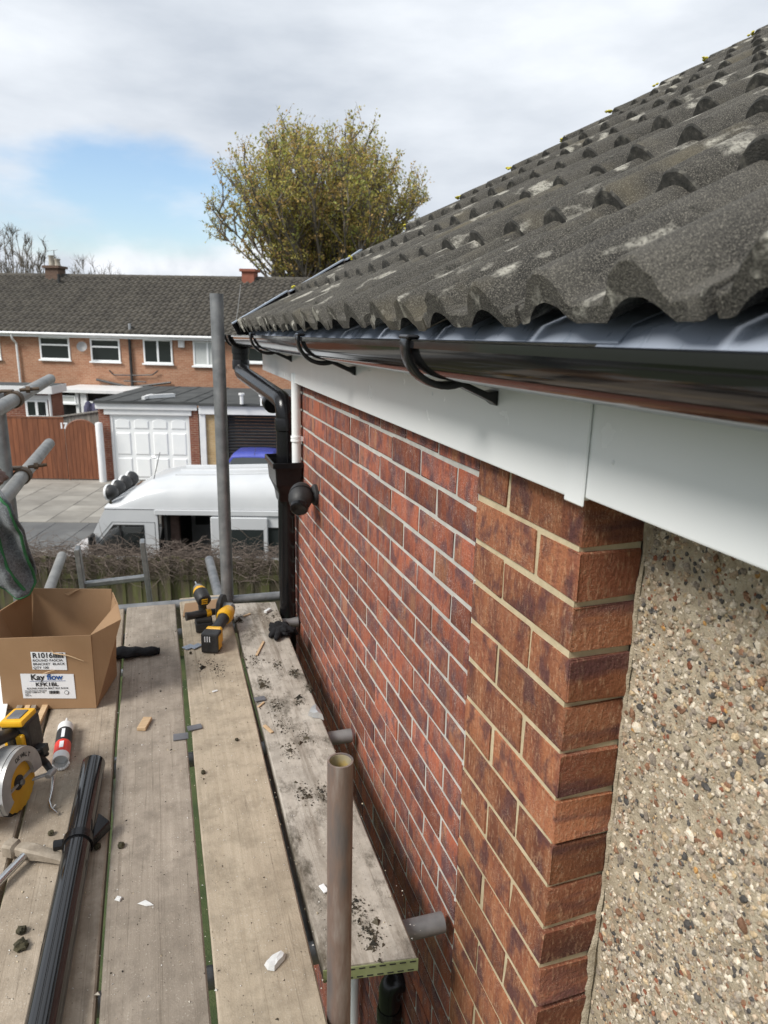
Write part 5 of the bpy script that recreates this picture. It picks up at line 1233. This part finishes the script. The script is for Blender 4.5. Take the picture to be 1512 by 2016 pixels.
for k in range(3): MB().obox(bc-ga_*.031+gs_*(-.018+.010*k)+Vector((0, 0, .02)), gs_, ga_, (0, 0, 1), .0015, .001, .012).build('mark', 'label_white', bt)
MB().obox(bc+ga_*.042+Vector((0, 0, .01)), gs_, ga_, (0, 0, 1), .034, .013, .035).build('battery_mount', 'tool_yellow', gr, bev=.006)
A = bc+ga_*.05+Vector((0, 0, .02)); Bv = GB+ga_*.235+Vector((0, 0, .075))
MB().tube([A, A.lerp(Bv, .3), A.lerp(Bv, .65), A.lerp(Bv, .85)], [.028, .025, .024, .029], 16).build('grip', 'tool_black', gr, smooth=True)
MB().tube([A.lerp(Bv, .8), A.lerp(Bv, .9), Bv, Bv+ga_*.05], [.031, .036, .038, .030], 18).build('motor_housing', 'tool_yellow', gr, smooth=True)
hd_ = Bv+ga_*.075
MB().lathe(hd_+gs_*.02, -gs_, [(0, .018), (.01, .030), (.05, .030), (.058, .02)], 18).build('gear_head', 'alloy', gr, smooth=True)
MB().lathe(hd_-gs_*.048, -gs_, [(0, .058), (.003, .058)], 30).build('cutting_disc', 'steel_dusty', gr)
MB().lathe(hd_-gs_*.028, -gs_, [(0, .030), (.002, .066), (.016, .068), (.018, .060)], 28, False).build('disc_guard', 'tool_black', gr, smooth=True)
ha = hd_+Vector((0, 0, .0)); hx2 = ony(366, 1214, hd_.y-.05)
MB().tube([ha.lerp(hx2, .3), ha.lerp(hx2, .5), ha.lerp(hx2, .9), hx2], [.014, .017, .018, .020], 14).build('side_handle', 'tool_black', gr, smooth=True)
MB().tube([ha.lerp(hx2, .45), ha.lerp(hx2, .55)], [.0185, .0195], 14).build('handle_band', 'tool_yellow', gr, smooth=True)
# cardboard sheet behind the tools
a, b_, c_, d_ = onz(364, 1190, T0), onz(440, 1180, T0), onz(452, 1200, T0), onz(360, 1215, T0)
tag(MB().prism([d_, c_, b_, a], (0, 0, .005)).build('cardboard_sheet', 'cardboard'), 'flat piece of tan cardboard behind the power tools', 'cardboard')

# ------------------------------------------------------------------ circular saw
SB = onz(46, 1592, T0)
saw = thing('circular_saw', 'yellow and grey cordless circular saw lying at the left edge', 'saw', SB)
sn = Vector((.93, -.36, .08)).normalized(); stt = Vector((.36, .93, 0)).normalized(); su = sn.cross(stt).normalized()
if su.z < 0: su = -su
SC = SB+su*.086
def pol(r, a, o=0): return SC+stt*(r*math.cos(a))+su*(r*math.sin(a))+sn*o
bl = MB(); nn_ = 48; P = [pol(.0825 if i % 2 else .0795, 2*math.pi*i/nn_) for i in range(nn_)]; bl.prism(P, sn*.002)
bo = bl.build('blade', 'blade_yellow', saw)
MB().lathe(SC+sn*.002, sn, [(0, .021), (.003, .021), (.004, .012), (.010, .011), (.011, .002)], 16).build('blade_washer', 'tool_black', bo, smooth=True)
MB().lathe(SC+sn*.012, sn, [(0, .009), (.006, .008)], 6).build('blade_bolt', 'alloy', bo)
def sector(r0, r1, a0, a1, o0, o1, name, mat, n=26, bev=.003):
    m_ = MB()
    for i in range(n+1):
        a = R_(a0+(a1-a0)*i/n); m_.v += [pol(r0, a, o0), pol(r1, a, o0), pol(r1, a, o1), pol(r0, a, o1)]
    for i in range(n):
        for q in range(4): m_.f.append((4*i+q, 4*i+(q+1) % 4, 4*i+4+(q+1) % 4, 4*i+4+q))
    m_.f += [(0, 1, 2, 3), tuple(4*n+q for q in range(4))]
    return m_.build(name, mat, saw, smooth=True)
gd = sector(.058, .098, -8, 205, .004, .016, 'upper_guard', 'tool_grey')
sector(.085, .100, -8, 205, -.04, .0038, 'guard_rim', 'tool_grey')
sector(.060, .090, -140, -30, -.012, -.008, 'lower_guard', 'tool_black')
for k, ch in enumerate('DEWALT'):
    a = R_(98-k*9.5); o_ = pol(.070, a, .0166); tg = -(-stt*math.sin(a)+su*math.cos(a)); rd = stt*math.cos(a)+su*math.sin(a)
    text(ch, o_-tg*.005, tg if tg.cross(rd).dot(sn) > 0 else -tg, rd, .017, 'lettering', 'print_black', gd, .0005)
MB().lathe(SC-sn*.012, -sn, [(0, .05), (.02, .05), (.03, .042), (.10, .040), (.11, .03)], 22).build('motor', 'tool_yellow', saw, smooth=True)
hA, hB, hC = pol(.095, R_(160), -.05), pol(.155, R_(110), -.055), pol(.135, R_(48), -.05)
MB().tube([hA, hA.lerp(hB, .6), hB, hB.lerp(hC, .5), hC, pol(.10, R_(20), -.05)], [.02, .019, .021, .021, .02, .02], 14).build('handle', 'tool_black', saw, smooth=True)
MB().tube([pol(.08, R_(150), -.03), pol(.12, R_(130), -.045), pol(.14, R_(112), -.05)], [.012, .014, .012], 10).build('handle_trim', 'tool_yellow', saw, smooth=True)
Bc = pol(.150, R_(30), -.045)
bt = MB().obox(Bc, stt, sn, su, .036, .040, .052).build('battery', 'tool_black', saw, bev=.010, seg=2)
MB().obox(Bc+su*.056-stt*.006, stt, sn, su, .040, .034, .010).build('battery_cap', 'tool_yellow', saw, bev=.006, seg=2)
MB().obox(Bc+su*.067-stt*.006, stt, sn, su, .024, .020, .002).build('battery_button', 'grey_dark_plastic', bt, bev=.001)
MB().obox(Bc-stt*.042-su*.01, stt, sn, su, .008, .03, .03).build('battery_mount', 'tool_yellow', saw, bev=.004)
a, b_ = onz(-30, 1565, T0+.05), onz(100, 1522, T0+.05)
MB().bar(a, b_, .012, .006).build('shoe_edge', 'tool_grey', saw, bev=.001)
MB().obox(pol(.03, R_(180), -.06), stt, sn, su, .12, .07, .002).build('shoe', 'tool_grey', saw)
MB().obox(b_, stt, sn, su, .018, .010, .008).build('shoe_knob', 'tool_grey', saw, bev=.003)
MB().tube([pol(.08, R_(10), -.02), pol(.115, R_(5), .0), pol(.13, R_(-12), .01), b_+Vector((0, .01, 0))], [.014, .012, .011, .009], 10).tube([pol(.09, R_(22), .0), pol(.12, R_(14), .012), pol(.135, R_(0), .012)], .008, 8).obox(pol(.125, R_(12), .004), stt, sn, su, .014, .018, .012).build('depth_clamp', 'tool_black', saw, smooth=True)
# bent rod
pts = [onz(105, 1530, T0+.03), onz(103, 1555, T0+.02), onz(97, 1578, T0+.008), onz(101, 1592, T0+.006), onz(113, 1602, T0+.006)]
hk = thing('bent_rod', 'bent bright steel rod hooked beside the saw', 'rod', pts[-1])
MB().tube([Vector(p) for p in pts], .0042, 10).build('shank', 'steel_bright', hk, smooth=True)
MB().tube([onz(105, 1590, T0+.006), onz(111, 1584, T0+.012)], .004, 8).build('hook', 'steel_bright', hk, smooth=True)

# ------------------------------------------------------------------ sealant cartridge
ca, cb_ = onz(119, 1501, T0+.026), onz(131, 1420, T0+.026); cd = (cb_-ca).normalized(); CL = .215
car_ = thing('sealant_tube', 'black red and white sealant cartridge lying beside the saw', 'cartridge', ca)
def band(h0, h1, mat, name, r=.0245): MB().lathe(ca+cd*h0*CL, cd, [(0, r), ((h1-h0)*CL, r)], 24, False).build(name, mat, car_, smooth=True)
MB().pipe(ca, ca+cd*CL*.97, .0243, .022, 24).build('barrel', 'white_trim', car_, smooth=True)
band(.15, .45, 'red_print', 'red_label', .0246); band(.45, .80, 'print_black', 'black_label', .0246)
MB().lathe(ca+cd*CL*.97, cd, [(0, .0245), (.004, .023), (.010, .010), (.016, .008), (.055, .0035)], 18).build('nozzle', 'white_trim', car_, smooth=True)
MB().lathe(ca+cd*.03, -cd, [(0, .0215), (.002, .0215)], 20).build('plunger', 'white_trim', car_)
fo = MB()
for k in range(9):
    a = R_(200+k*18); u_ = cd.cross(ez).normalized(); fo.lathe(ca+.023*(math.cos(a)*u_+math.sin(a)*ez)+cd*.0, cd, [(-.006, .002), (-.002, .005), (.003, .004)], 7)
fo.build('dried_foam', 'foam_white', car_, smooth=True)
text('FIX', ca+cd*CL*.50+ez*.0250, cd, (cd.cross(ez)*-1), .03, 'lettering', 'label_white', car_, .0003) if False else None
MB().obox(ca+cd*CL*.30+ez*.0247, cd, cd.cross(ez), ez, .018, .006, .0006).build('printed_mark', 'label_white', car_)
MB().obox(ca+cd*CL*.62+ez*.0247, cd, cd.cross(ez), ez, .026, .005, .0006).build('printed_mark', 'label_white', car_)

# ------------------------------------------------------------------ loose black pipe with clip
pa_, pb_ = onz(184, 1505, T0+.034), onz(86, 2010, T0+.034); pd = (pa_-pb_).normalized(); pe = pb_-pd*.7
pip = thing('loose_pipe', 'glossy black round downpipe length lying along the left boards', 'pipe', pb_)
MB().pipe(pa_, pe, .034, .0315, 36).build('tube', 'black_gutter', pip, smooth=True)
MB().lathe(pa_-pd*.006, pd, [(0, .0314), (.001, .0314)], 24).build('end_stop', 'black_pvc', pip)
nr = ez; sd_ = pd.cross(ez).normalized()
for an in (62, 80): MB().tube([pa_-pd*.01+.0343*(math.cos(R_(an))*sd_+math.sin(R_(an))*ez), pe+.0343*(math.cos(R_(an))*sd_+math.sin(R_(an))*ez)], .0012, 6).build('moulding_line', 'black_pvc', pip, smooth=True)
cp = onz(165, 1658, T0+.034); k_ = (cp-pa_).dot(pd); cp = pa_+pd*k_
clp = thing('pipe_bracket', 'black plastic pipe clip with a wedge shaped back plate round the loose pipe', 'bracket', cp-ez*.034)
MB().pipe(cp-pd*.014, cp+pd*.014, .0385, .0345, 30).build('ring', 'black_pvc', clp, smooth=True)
q0, q1, q2, q3 = onz(186, 1664, T0+.006), onz(219, 1634, T0+.010), onz(193, 1598, T0+.055), onz(186, 1612, T0+.05)
MB().hexa([cp+sd_*.03-pd*.01-ez*.02, q1, q1+Vector((-.004, .02, 0)), cp+sd_*.03+pd*.02-ez*.02], [cp+sd_*.034-pd*.01+ez*.008, q1+ez*.03, q2, cp+sd_*.034+pd*.03+ez*.012]).build('back_plate', 'black_pvc', clp, bev=.003)
lg = cp-sd_*.046+ez*.004
MB().pipe(lg-sd_*.012, lg+sd_*.01, .013, .009, 16).build('screw_boss', 'black_pvc', clp, smooth=True)

# ------------------------------------------------------------------ hammer
ha_, hb2 = onz(14, 1668, T0+.022), onz(112, 1686, T0+.020); hd2 = (hb2-ha_).normalized()
ham = thing('claw_hammer', 'dusty claw hammer with bright steel shaft at the left edge', 'hammer', ha_)
hs2 = hd2.cross(ez).normalized()
m_ = MB(); st2 = [(0, .019, .019), (.025, .019, .019), (.032, .013, .013), (.05, .017, .017), (.075, .018, .016), (.10, .016, .013), (.15, .013, .009), (.19, .012, .005)]
for (h, w, t_) in st2:
    c_ = ha_+hd2*h-ez*(max(0, h-.08)**2*.9)
    m_.v += [tuple(c_+hs2*(w*cx_)+ez*(t_*sx_)) for cx_, sx_ in ((-.7, -1), (.7, -1), (1, -.7), (1, .7), (.7, 1), (-.7, 1), (-1, .7), (-1, -.7))]
for i in range(len(st2)-1):
    for q in range(8): m_.f.append((8*i+q, 8*i+(q+1) % 8, 8*i+8+(q+1) % 8, 8*i+8+q))
m_.f += [tuple(range(8)), tuple(8*(len(st2)-1)+q for q in range(8))]
m_.build('head', 'steel_dusty', ham, smooth=True)
sh0 = ha_+hd2*.062; sh1 = onz(-40, 1776, T0+.012)
MB().tube([sh0, sh0.lerp(sh1, .12), sh1], [.014, .0105, .0105], 14).build('shaft', 'steel_bright', ham, smooth=True)

# ------------------------------------------------------------------ gloves, towel
def lump(c, ax_, ay_, az_, name, mat, par, amp, seed, nu=24, nv=14):
    m_ = MB(); c = Vector(c)
    for j in range(nv+1):
        ph_ = math.pi*j/nv-math.pi/2
        for i in range(nu):
            th2 = 2*math.pi*i/nu; d = Vector((math.cos(ph_)*math.cos(th2), math.cos(ph_)*math.sin(th2), math.sin(ph_)))
            n_ = 1+amp*mnoise.noise(d*2.2+Vector((seed, 0, 0)))+amp*.5*mnoise.noise(d*5+Vector((0, seed, 0)))
            m_.v.append(tuple(c+(Vector(ax_)*d.x+Vector(ay_)*d.y+Vector(az_)*d.z)*n_))
    for j in range(nv):
        for i in range(nu): m_.f.append((j*nu+i, j*nu+(i+1) % nu, (j+1)*nu+(i+1) % nu, (j+1)*nu+i))
    return m_.build(name, mat, par, smooth=True)
a, b_ = onz(224, 1286, T0+.016), onz(313, 1281, T0+.014); dgl = (b_-a)
gl = thing('black_sleeve', 'crumpled black fabric glove lying flat to the right of the cardboard box', 'glove', a)
m_ = MB(); k = 14; sdv = dgl.cross(ez).normalized()
for i in range(k+1):
    t_ = i/k; c_ = a-dgl*.25+dgl*1.25*t_; w = .055*(1-t_)**.7+.018+.006*math.sin(t_*17); h = .020*(1-t_*.25)+.004*math.sin(t_*23)
    for q in range(14):
        an = 2*math.pi*q/14; wr = 1+.16*mnoise.noise(Vector((t_*8, math.cos(an)*1.5, math.sin(an)*1.5)))
        m_.v.append(tuple(c_+sdv*(w*.75*math.cos(an)*wr)+ez*max(-.014, h*math.sin(an)*wr)))
for i in range(k):
    for q in range(14): m_.f.append((i*14+q, i*14+(q+1) % 14, (i+1)*14+(q+1) % 14, (i+1)*14+q))
m_.f.append(tuple(range(14))); m_.build('fabric', 'black_cloth', gl, smooth=True)
MB().tube([b_+sdv*(.017*math.cos(x_))+ez*(.010*math.sin(x_)) for x_ in [2*math.pi*i/16 for i in range(17)]], .003, 6, False).build('cuff', 'black_cloth', gl, smooth=True)
c_ = onz(553, 1238, T0+.025)
gv = thing('black_glove', 'crumpled black glove draped over the edge of the inner board', 'glove', c_)
lump(c_, (.045, .01, -.006), (-.02, .055, 0), (.01, 0, .026), 'palm', 'black_cloth', gv, .45, 3)
for k, (du, dv, r) in enumerate(((-18, 12, .015), (-8, 17, .014), (14, 6, .016), (26, 2, .013))):
    e_ = onz(553+du, 1238+dv, T0+.014); MB().tube([c_, c_.lerp(e_, .5)+ez*.008, e_, e_+(e_-c_)*.25-ez*(.0 if k < 2 else .02)], [.022, r*1.1, r, r*.5], 10).build('finger', 'black_cloth', gv, smooth=True)
# towel hung over the lower rail
TX = RX+.045
TY = 2.72
out = [ony(u, v, TY) for (u, v) in ((-60, 950), (-20, 960), (0, 974), (20, 990), (34, 1024), (44, 1050), (50, 1088), (62, 1124), (68, 1150), (58, 1168), (38, 1174), (20, 1166), (6, 1160), (-10, 1150), (-40, 1120), (-70, 1090))]
tw_ = thing('towel', 'grey towel with green hem hanging over the left guard rail', 'towel', ony(20, 1170, TY))
cen = sum(out, Vector())/len(out)
def subdiv(L):
    R2 = []
    for i in range(len(L)): a, b_ = L[i], L[(i+1) % len(L)]; R2 += [a, a.lerp(b_, .5)]
    return R2
ol = subdiv(subdiv(out))
def tdis(p): 
    t_ = (p.x-cen.x)*22+(p.z-cen.z)*4
    return .030*math.sin(t_*2.4+2.0*math.sin((p.z-cen.z)*6))+.030*mnoise.noise(p*11)+.012*mnoise.noise(p*26)
for side_, name, off, sc_ in ((1, 'front_fold', -.012, 1.0), (-1, 'back_fold', .06, .95)):
    m_ = MB(); RG = 12; n = len(ol)
    for j in range(1, RG+1):
        for p in ol:
            q = cen.lerp(p, j/RG*sc_); m_.v.append((q.x, q.y+off+tdis(q), q.z))
    m_.v.append((cen.x, cen.y+off+tdis(cen), cen.z)); ci = len(m_.v)-1
    for i in range(n): m_.f.append((ci, i, (i+1) % n))
    for j in range(RG-1):
        for i in range(n): m_.f.append((j*n+i, (j+1)*n+i, (j+1)*n+(i+1) % n, j*n+(i+1) % n))
    o_ = m_.build(name, 'towel', tw_, smooth=True); sol = o_.modifiers.new('thick', 'SOLIDIFY'); sol.thickness = .008; sol.offset = 0
    if side_ == 1: hp = [Vector(m_.v[(RG-1)*n+i]) for i in range(8, 52)]; MB().tube(hp, .0052, 8).build('hem', 'towel_hem', tw_, smooth=True)
hl = [ony(u, v, TY) for (u, v) in ((-30, 1020), (-2, 1058), (8, 1085), (18, 1112), (32, 1135), (50, 1158))]
hl = [h_+Vector((0, -.019+tdis(h_), 0)) for h_ in hl]; MB().tube(hl, .0055, 8).build('hem', 'towel_hem', tw_, smooth=True)
lump(onx(-6, 940, RX+.02), (.03, 0, 0), (0, .07, 0), (0, 0, .03), 'x', 'seat_brown', None, .4, 9).name = 'rag'
rg = bpy.data.objects['rag']; tag(rg, 'small dull pink rag caught on the lower left guard rail', 'rag')

# ------------------------------------------------------------------ small things left on the boards
def chip(u0, v0, u1, v1, w, h, mat, name, label, cat, group=None, bev=.001, lift=0):
    a, b_ = onz(u0, v0, T0+h/2+lift), onz(u1, v1, T0+h/2+lift); return tag(MB().bar(a, b_, w, h).build(name, mat, None, bev=bev), label, cat, group)
chip(278, 1436, 291, 1414, .030, .012, 'pine', 'wood_block', 'small fresh pine block lying on the greyish board', 'wood block')
chip(341, 1452, 371, 1448, .038, .004, 'grey_dark_plastic', 'plastic_scrap', 'grey plastic scrap overlapping the gap on the greyish board', 'scrap', 'grey scraps')
chip(369, 1435, 397, 1429, .030, .004, 'grey_dark_plastic', 'plastic_scrap', 'grey plastic scrap on the pale tan board beside the gap', 'scrap', 'grey scraps')
chip(363, 1277, 380, 1270, .035, .004, 'tray_plastic', 'plastic_scrap', 'blue grey plastic scrap left of the grinder battery', 'scrap', 'grey scraps')
chip(378, 1276, 395, 1268, .03, .004, 'tray_plastic', 'plastic_scrap', 'blue grey plastic scrap tucked under the grinder battery', 'scrap', 'grey scraps', lift=.002)
chip(505, 1290, 519, 1263, .010, .005, 'pine', 'wood_sliver', 'long pale wood sliver on the mossy board below the black glove', 'sliver', 'wood slivers')
chip(520, 1428, 536, 1442, .012, .005, 'pine', 'wood_sliver', 'short pale wood sliver on the mossy board near the foil', 'sliver', 'wood slivers')
chip(508, 1392, 520, 1382, .008, .004, 'pine', 'wood_sliver', 'small wood sliver on the mossy board beside the slate scrap', 'sliver', 'wood slivers')
chip(501, 1378, 522, 1374, .030, .005, 'grey_dark_plastic', 'slate_scrap', 'dark slate scrap at the left edge of the mossy board', 'scrap')
chip(522, 1205, 532, 1199, .016, .012, 'lead_white', 'plaster_chip', 'white chip at the far end of the mossy board', 'chip', 'white chips')
chip(479, 1213, 493, 1208, .010, .005, 'pine', 'wood_sliver', 'tiny wood sliver at the far end of the mossy board', 'sliver', 'wood slivers')
chip(632, 1742, 643, 1756, .014, .004, 'white_pvc', 'plastic_strip', 'short white plastic strip beside the rusty upright tube', 'strip')
chip(418, 1362, 428, 1359, .010, .003, 'lead_white', 'plaster_chip', 'small pale chip in the middle of the pale tan board', 'chip', 'white chips')
def shard(pts, h, mat, name, label, cat, group=None):
    P = [onz(u, v, T0+.0005) for u, v in pts]; n = len(P); c_ = sum(P, Vector())/n
    m_ = MB(); m_.v = [tuple(p) for p in P]+[tuple(c_.lerp(p, .8)+ez*h*(.8+.3*((i*7) % 3)/2)) for i, p in enumerate(P)]+[tuple(c_+ez*h*1.1)]
    for i in range(n): j = (i+1) % n; m_.f += [(i, j, n+j, n+i), (n+i, n+j, 2*n)]
    m_.f.append(tuple(reversed(range(n))))
    return tag(m_.build(name, mat, None), label, cat, group)
shard([(520, 1900), (535, 1886), (556, 1877), (563, 1880), (560, 1890), (548, 1903), (540, 1912), (527, 1910)], .012, 'lead_white', 'plaster_chip', 'large white broken chip near the bottom of the pale tan board', 'chip', 'white chips')
shard([(225, 1772), (231, 1764), (241, 1767), (236, 1775)], .003, 'lead_white', 'plaster_chip', 'small square white chip on the greyish board', 'chip', 'white chips')
shard([(270, 1779), (286, 1772), (298, 1779), (303, 1782), (288, 1784)], .003, 'lead_white', 'plaster_chip', 'thin curled white chip on the greyish board', 'chip', 'white chips')
fl = [(606, 1408), (612, 1398), (622, 1394), (630, 1402), (638, 1418), (628, 1414), (616, 1413)]
shard(fl, .02, 'foil', 'foil_scrap', 'crumpled silver foil scrap at the edge of the mossy board', 'foil')
mo = [(42, 1831, .011), (40, 1860, .013), (44, 1861, .012), (375, 1285, .006), (238, 1664, .009), (192, 1666, .009), (466, 1456, .006), (400, 1520, .007), (100, 1640, .008)]
rm = random.Random(12)
ml = ('small round moss clump beside the black pipe near the left edge', 'green moss clump near the left edge, lower of two', 'dark moss clump near the left edge touching the green one', 'dark moss crumb in front of the grinder', 'dark moss clump on the greyish board level with the pipe clip', 'dark moss clump just right of the pipe clip', 'dark moss crumb in the middle of the pale tan board', 'moss crumb on the pale tan board beside the gap', 'dark moss crumb above the hammer head')
for (u, v, r), lb in zip(mo, ml):
    c_ = onz(u, v, T0+r*.4); o_ = lump(c_, (r, 0, 0), (0, r*1.1, 0), (0, 0, r*.75), 'moss_clump', 'moss', None, .5, u, 14, 8); tag(o_, lb, 'moss', 'moss clumps')
# uncounted grit, moss crumbs and sawdust
gm = MB(); gc = []
def crumb(p, s, c_):
    n0 = len(gm.v); R3 = Matrix.Rotation(rm.uniform(0, 6.28), 3, 'Z')
    for q in ((1, 0, -.2), (-.5, .8, -.2), (-.5, -.8, -.2), (0, 0, .7)): gm.v.append(tuple(p+R3 @ Vector((q[0]*s*rm.uniform(.6, 1.5), q[1]*s*rm.uniform(.5, 1.2), q[2]*s))))
    for f in ((0, 1, 3), (1, 2, 3), (2, 0, 3), (0, 2, 1)): gm.f.append(tuple(n0+i for i in f)); gc.append(c_)
dk = [(.05, .042, .030), (.085, .070, .05), (.03, .028, .022)]; lt = [(.62, .57, .48), (.72, .70, .66), (.50, .42, .30)]
for k in range(5200):
    y = .9+2.5*rm.random()**1.0; x = rm.uniform(-.65, .52)
    if x > .30: 
        if y < 1.22: continue
    crumb(Vector((x, y, T0-.001)), rm.lognormvariate(math.log(.0012), .5), rm.choice(lt if rm.random() < .62 else dk))
cl_ = [(540, 1215, .10), (560, 1230, .07), (500, 1300, .08), (545, 1310, .06), (580, 1325, .05), (520, 1345, .06), (545, 1390, .06), (560, 1430, .08), (600, 1450, .06), (570, 1480, .06), (640, 1560, .07), (600, 1560, .06), (720, 1820, .06), (735, 1850, .05), (700, 1780, .06), (410, 1305, .10), (430, 1318, .08), (590, 1380, .05), (610, 1350, .05), (470, 1220, .06)]
for (u, v, r) in cl_:
    c_ = onz(u, v, T0)
    for k in range(150):
        p = c_+Vector((rm.gauss(0, r*.22), rm.gauss(0, r*.42), -.0005))
        if not (-.65 < p.x < .515): continue
        crumb(p, rm.lognormvariate(math.log(.0014), .75), rm.choice(dk+[(.10, .085, .06)]))
g_ = gm.build('grit', 'stones', None, fixn=False); setcol(g_.data, gc); stuff(g_); tag(g_, 'scattered grit, moss crumbs and sawdust over the scaffold boards', 'debris')
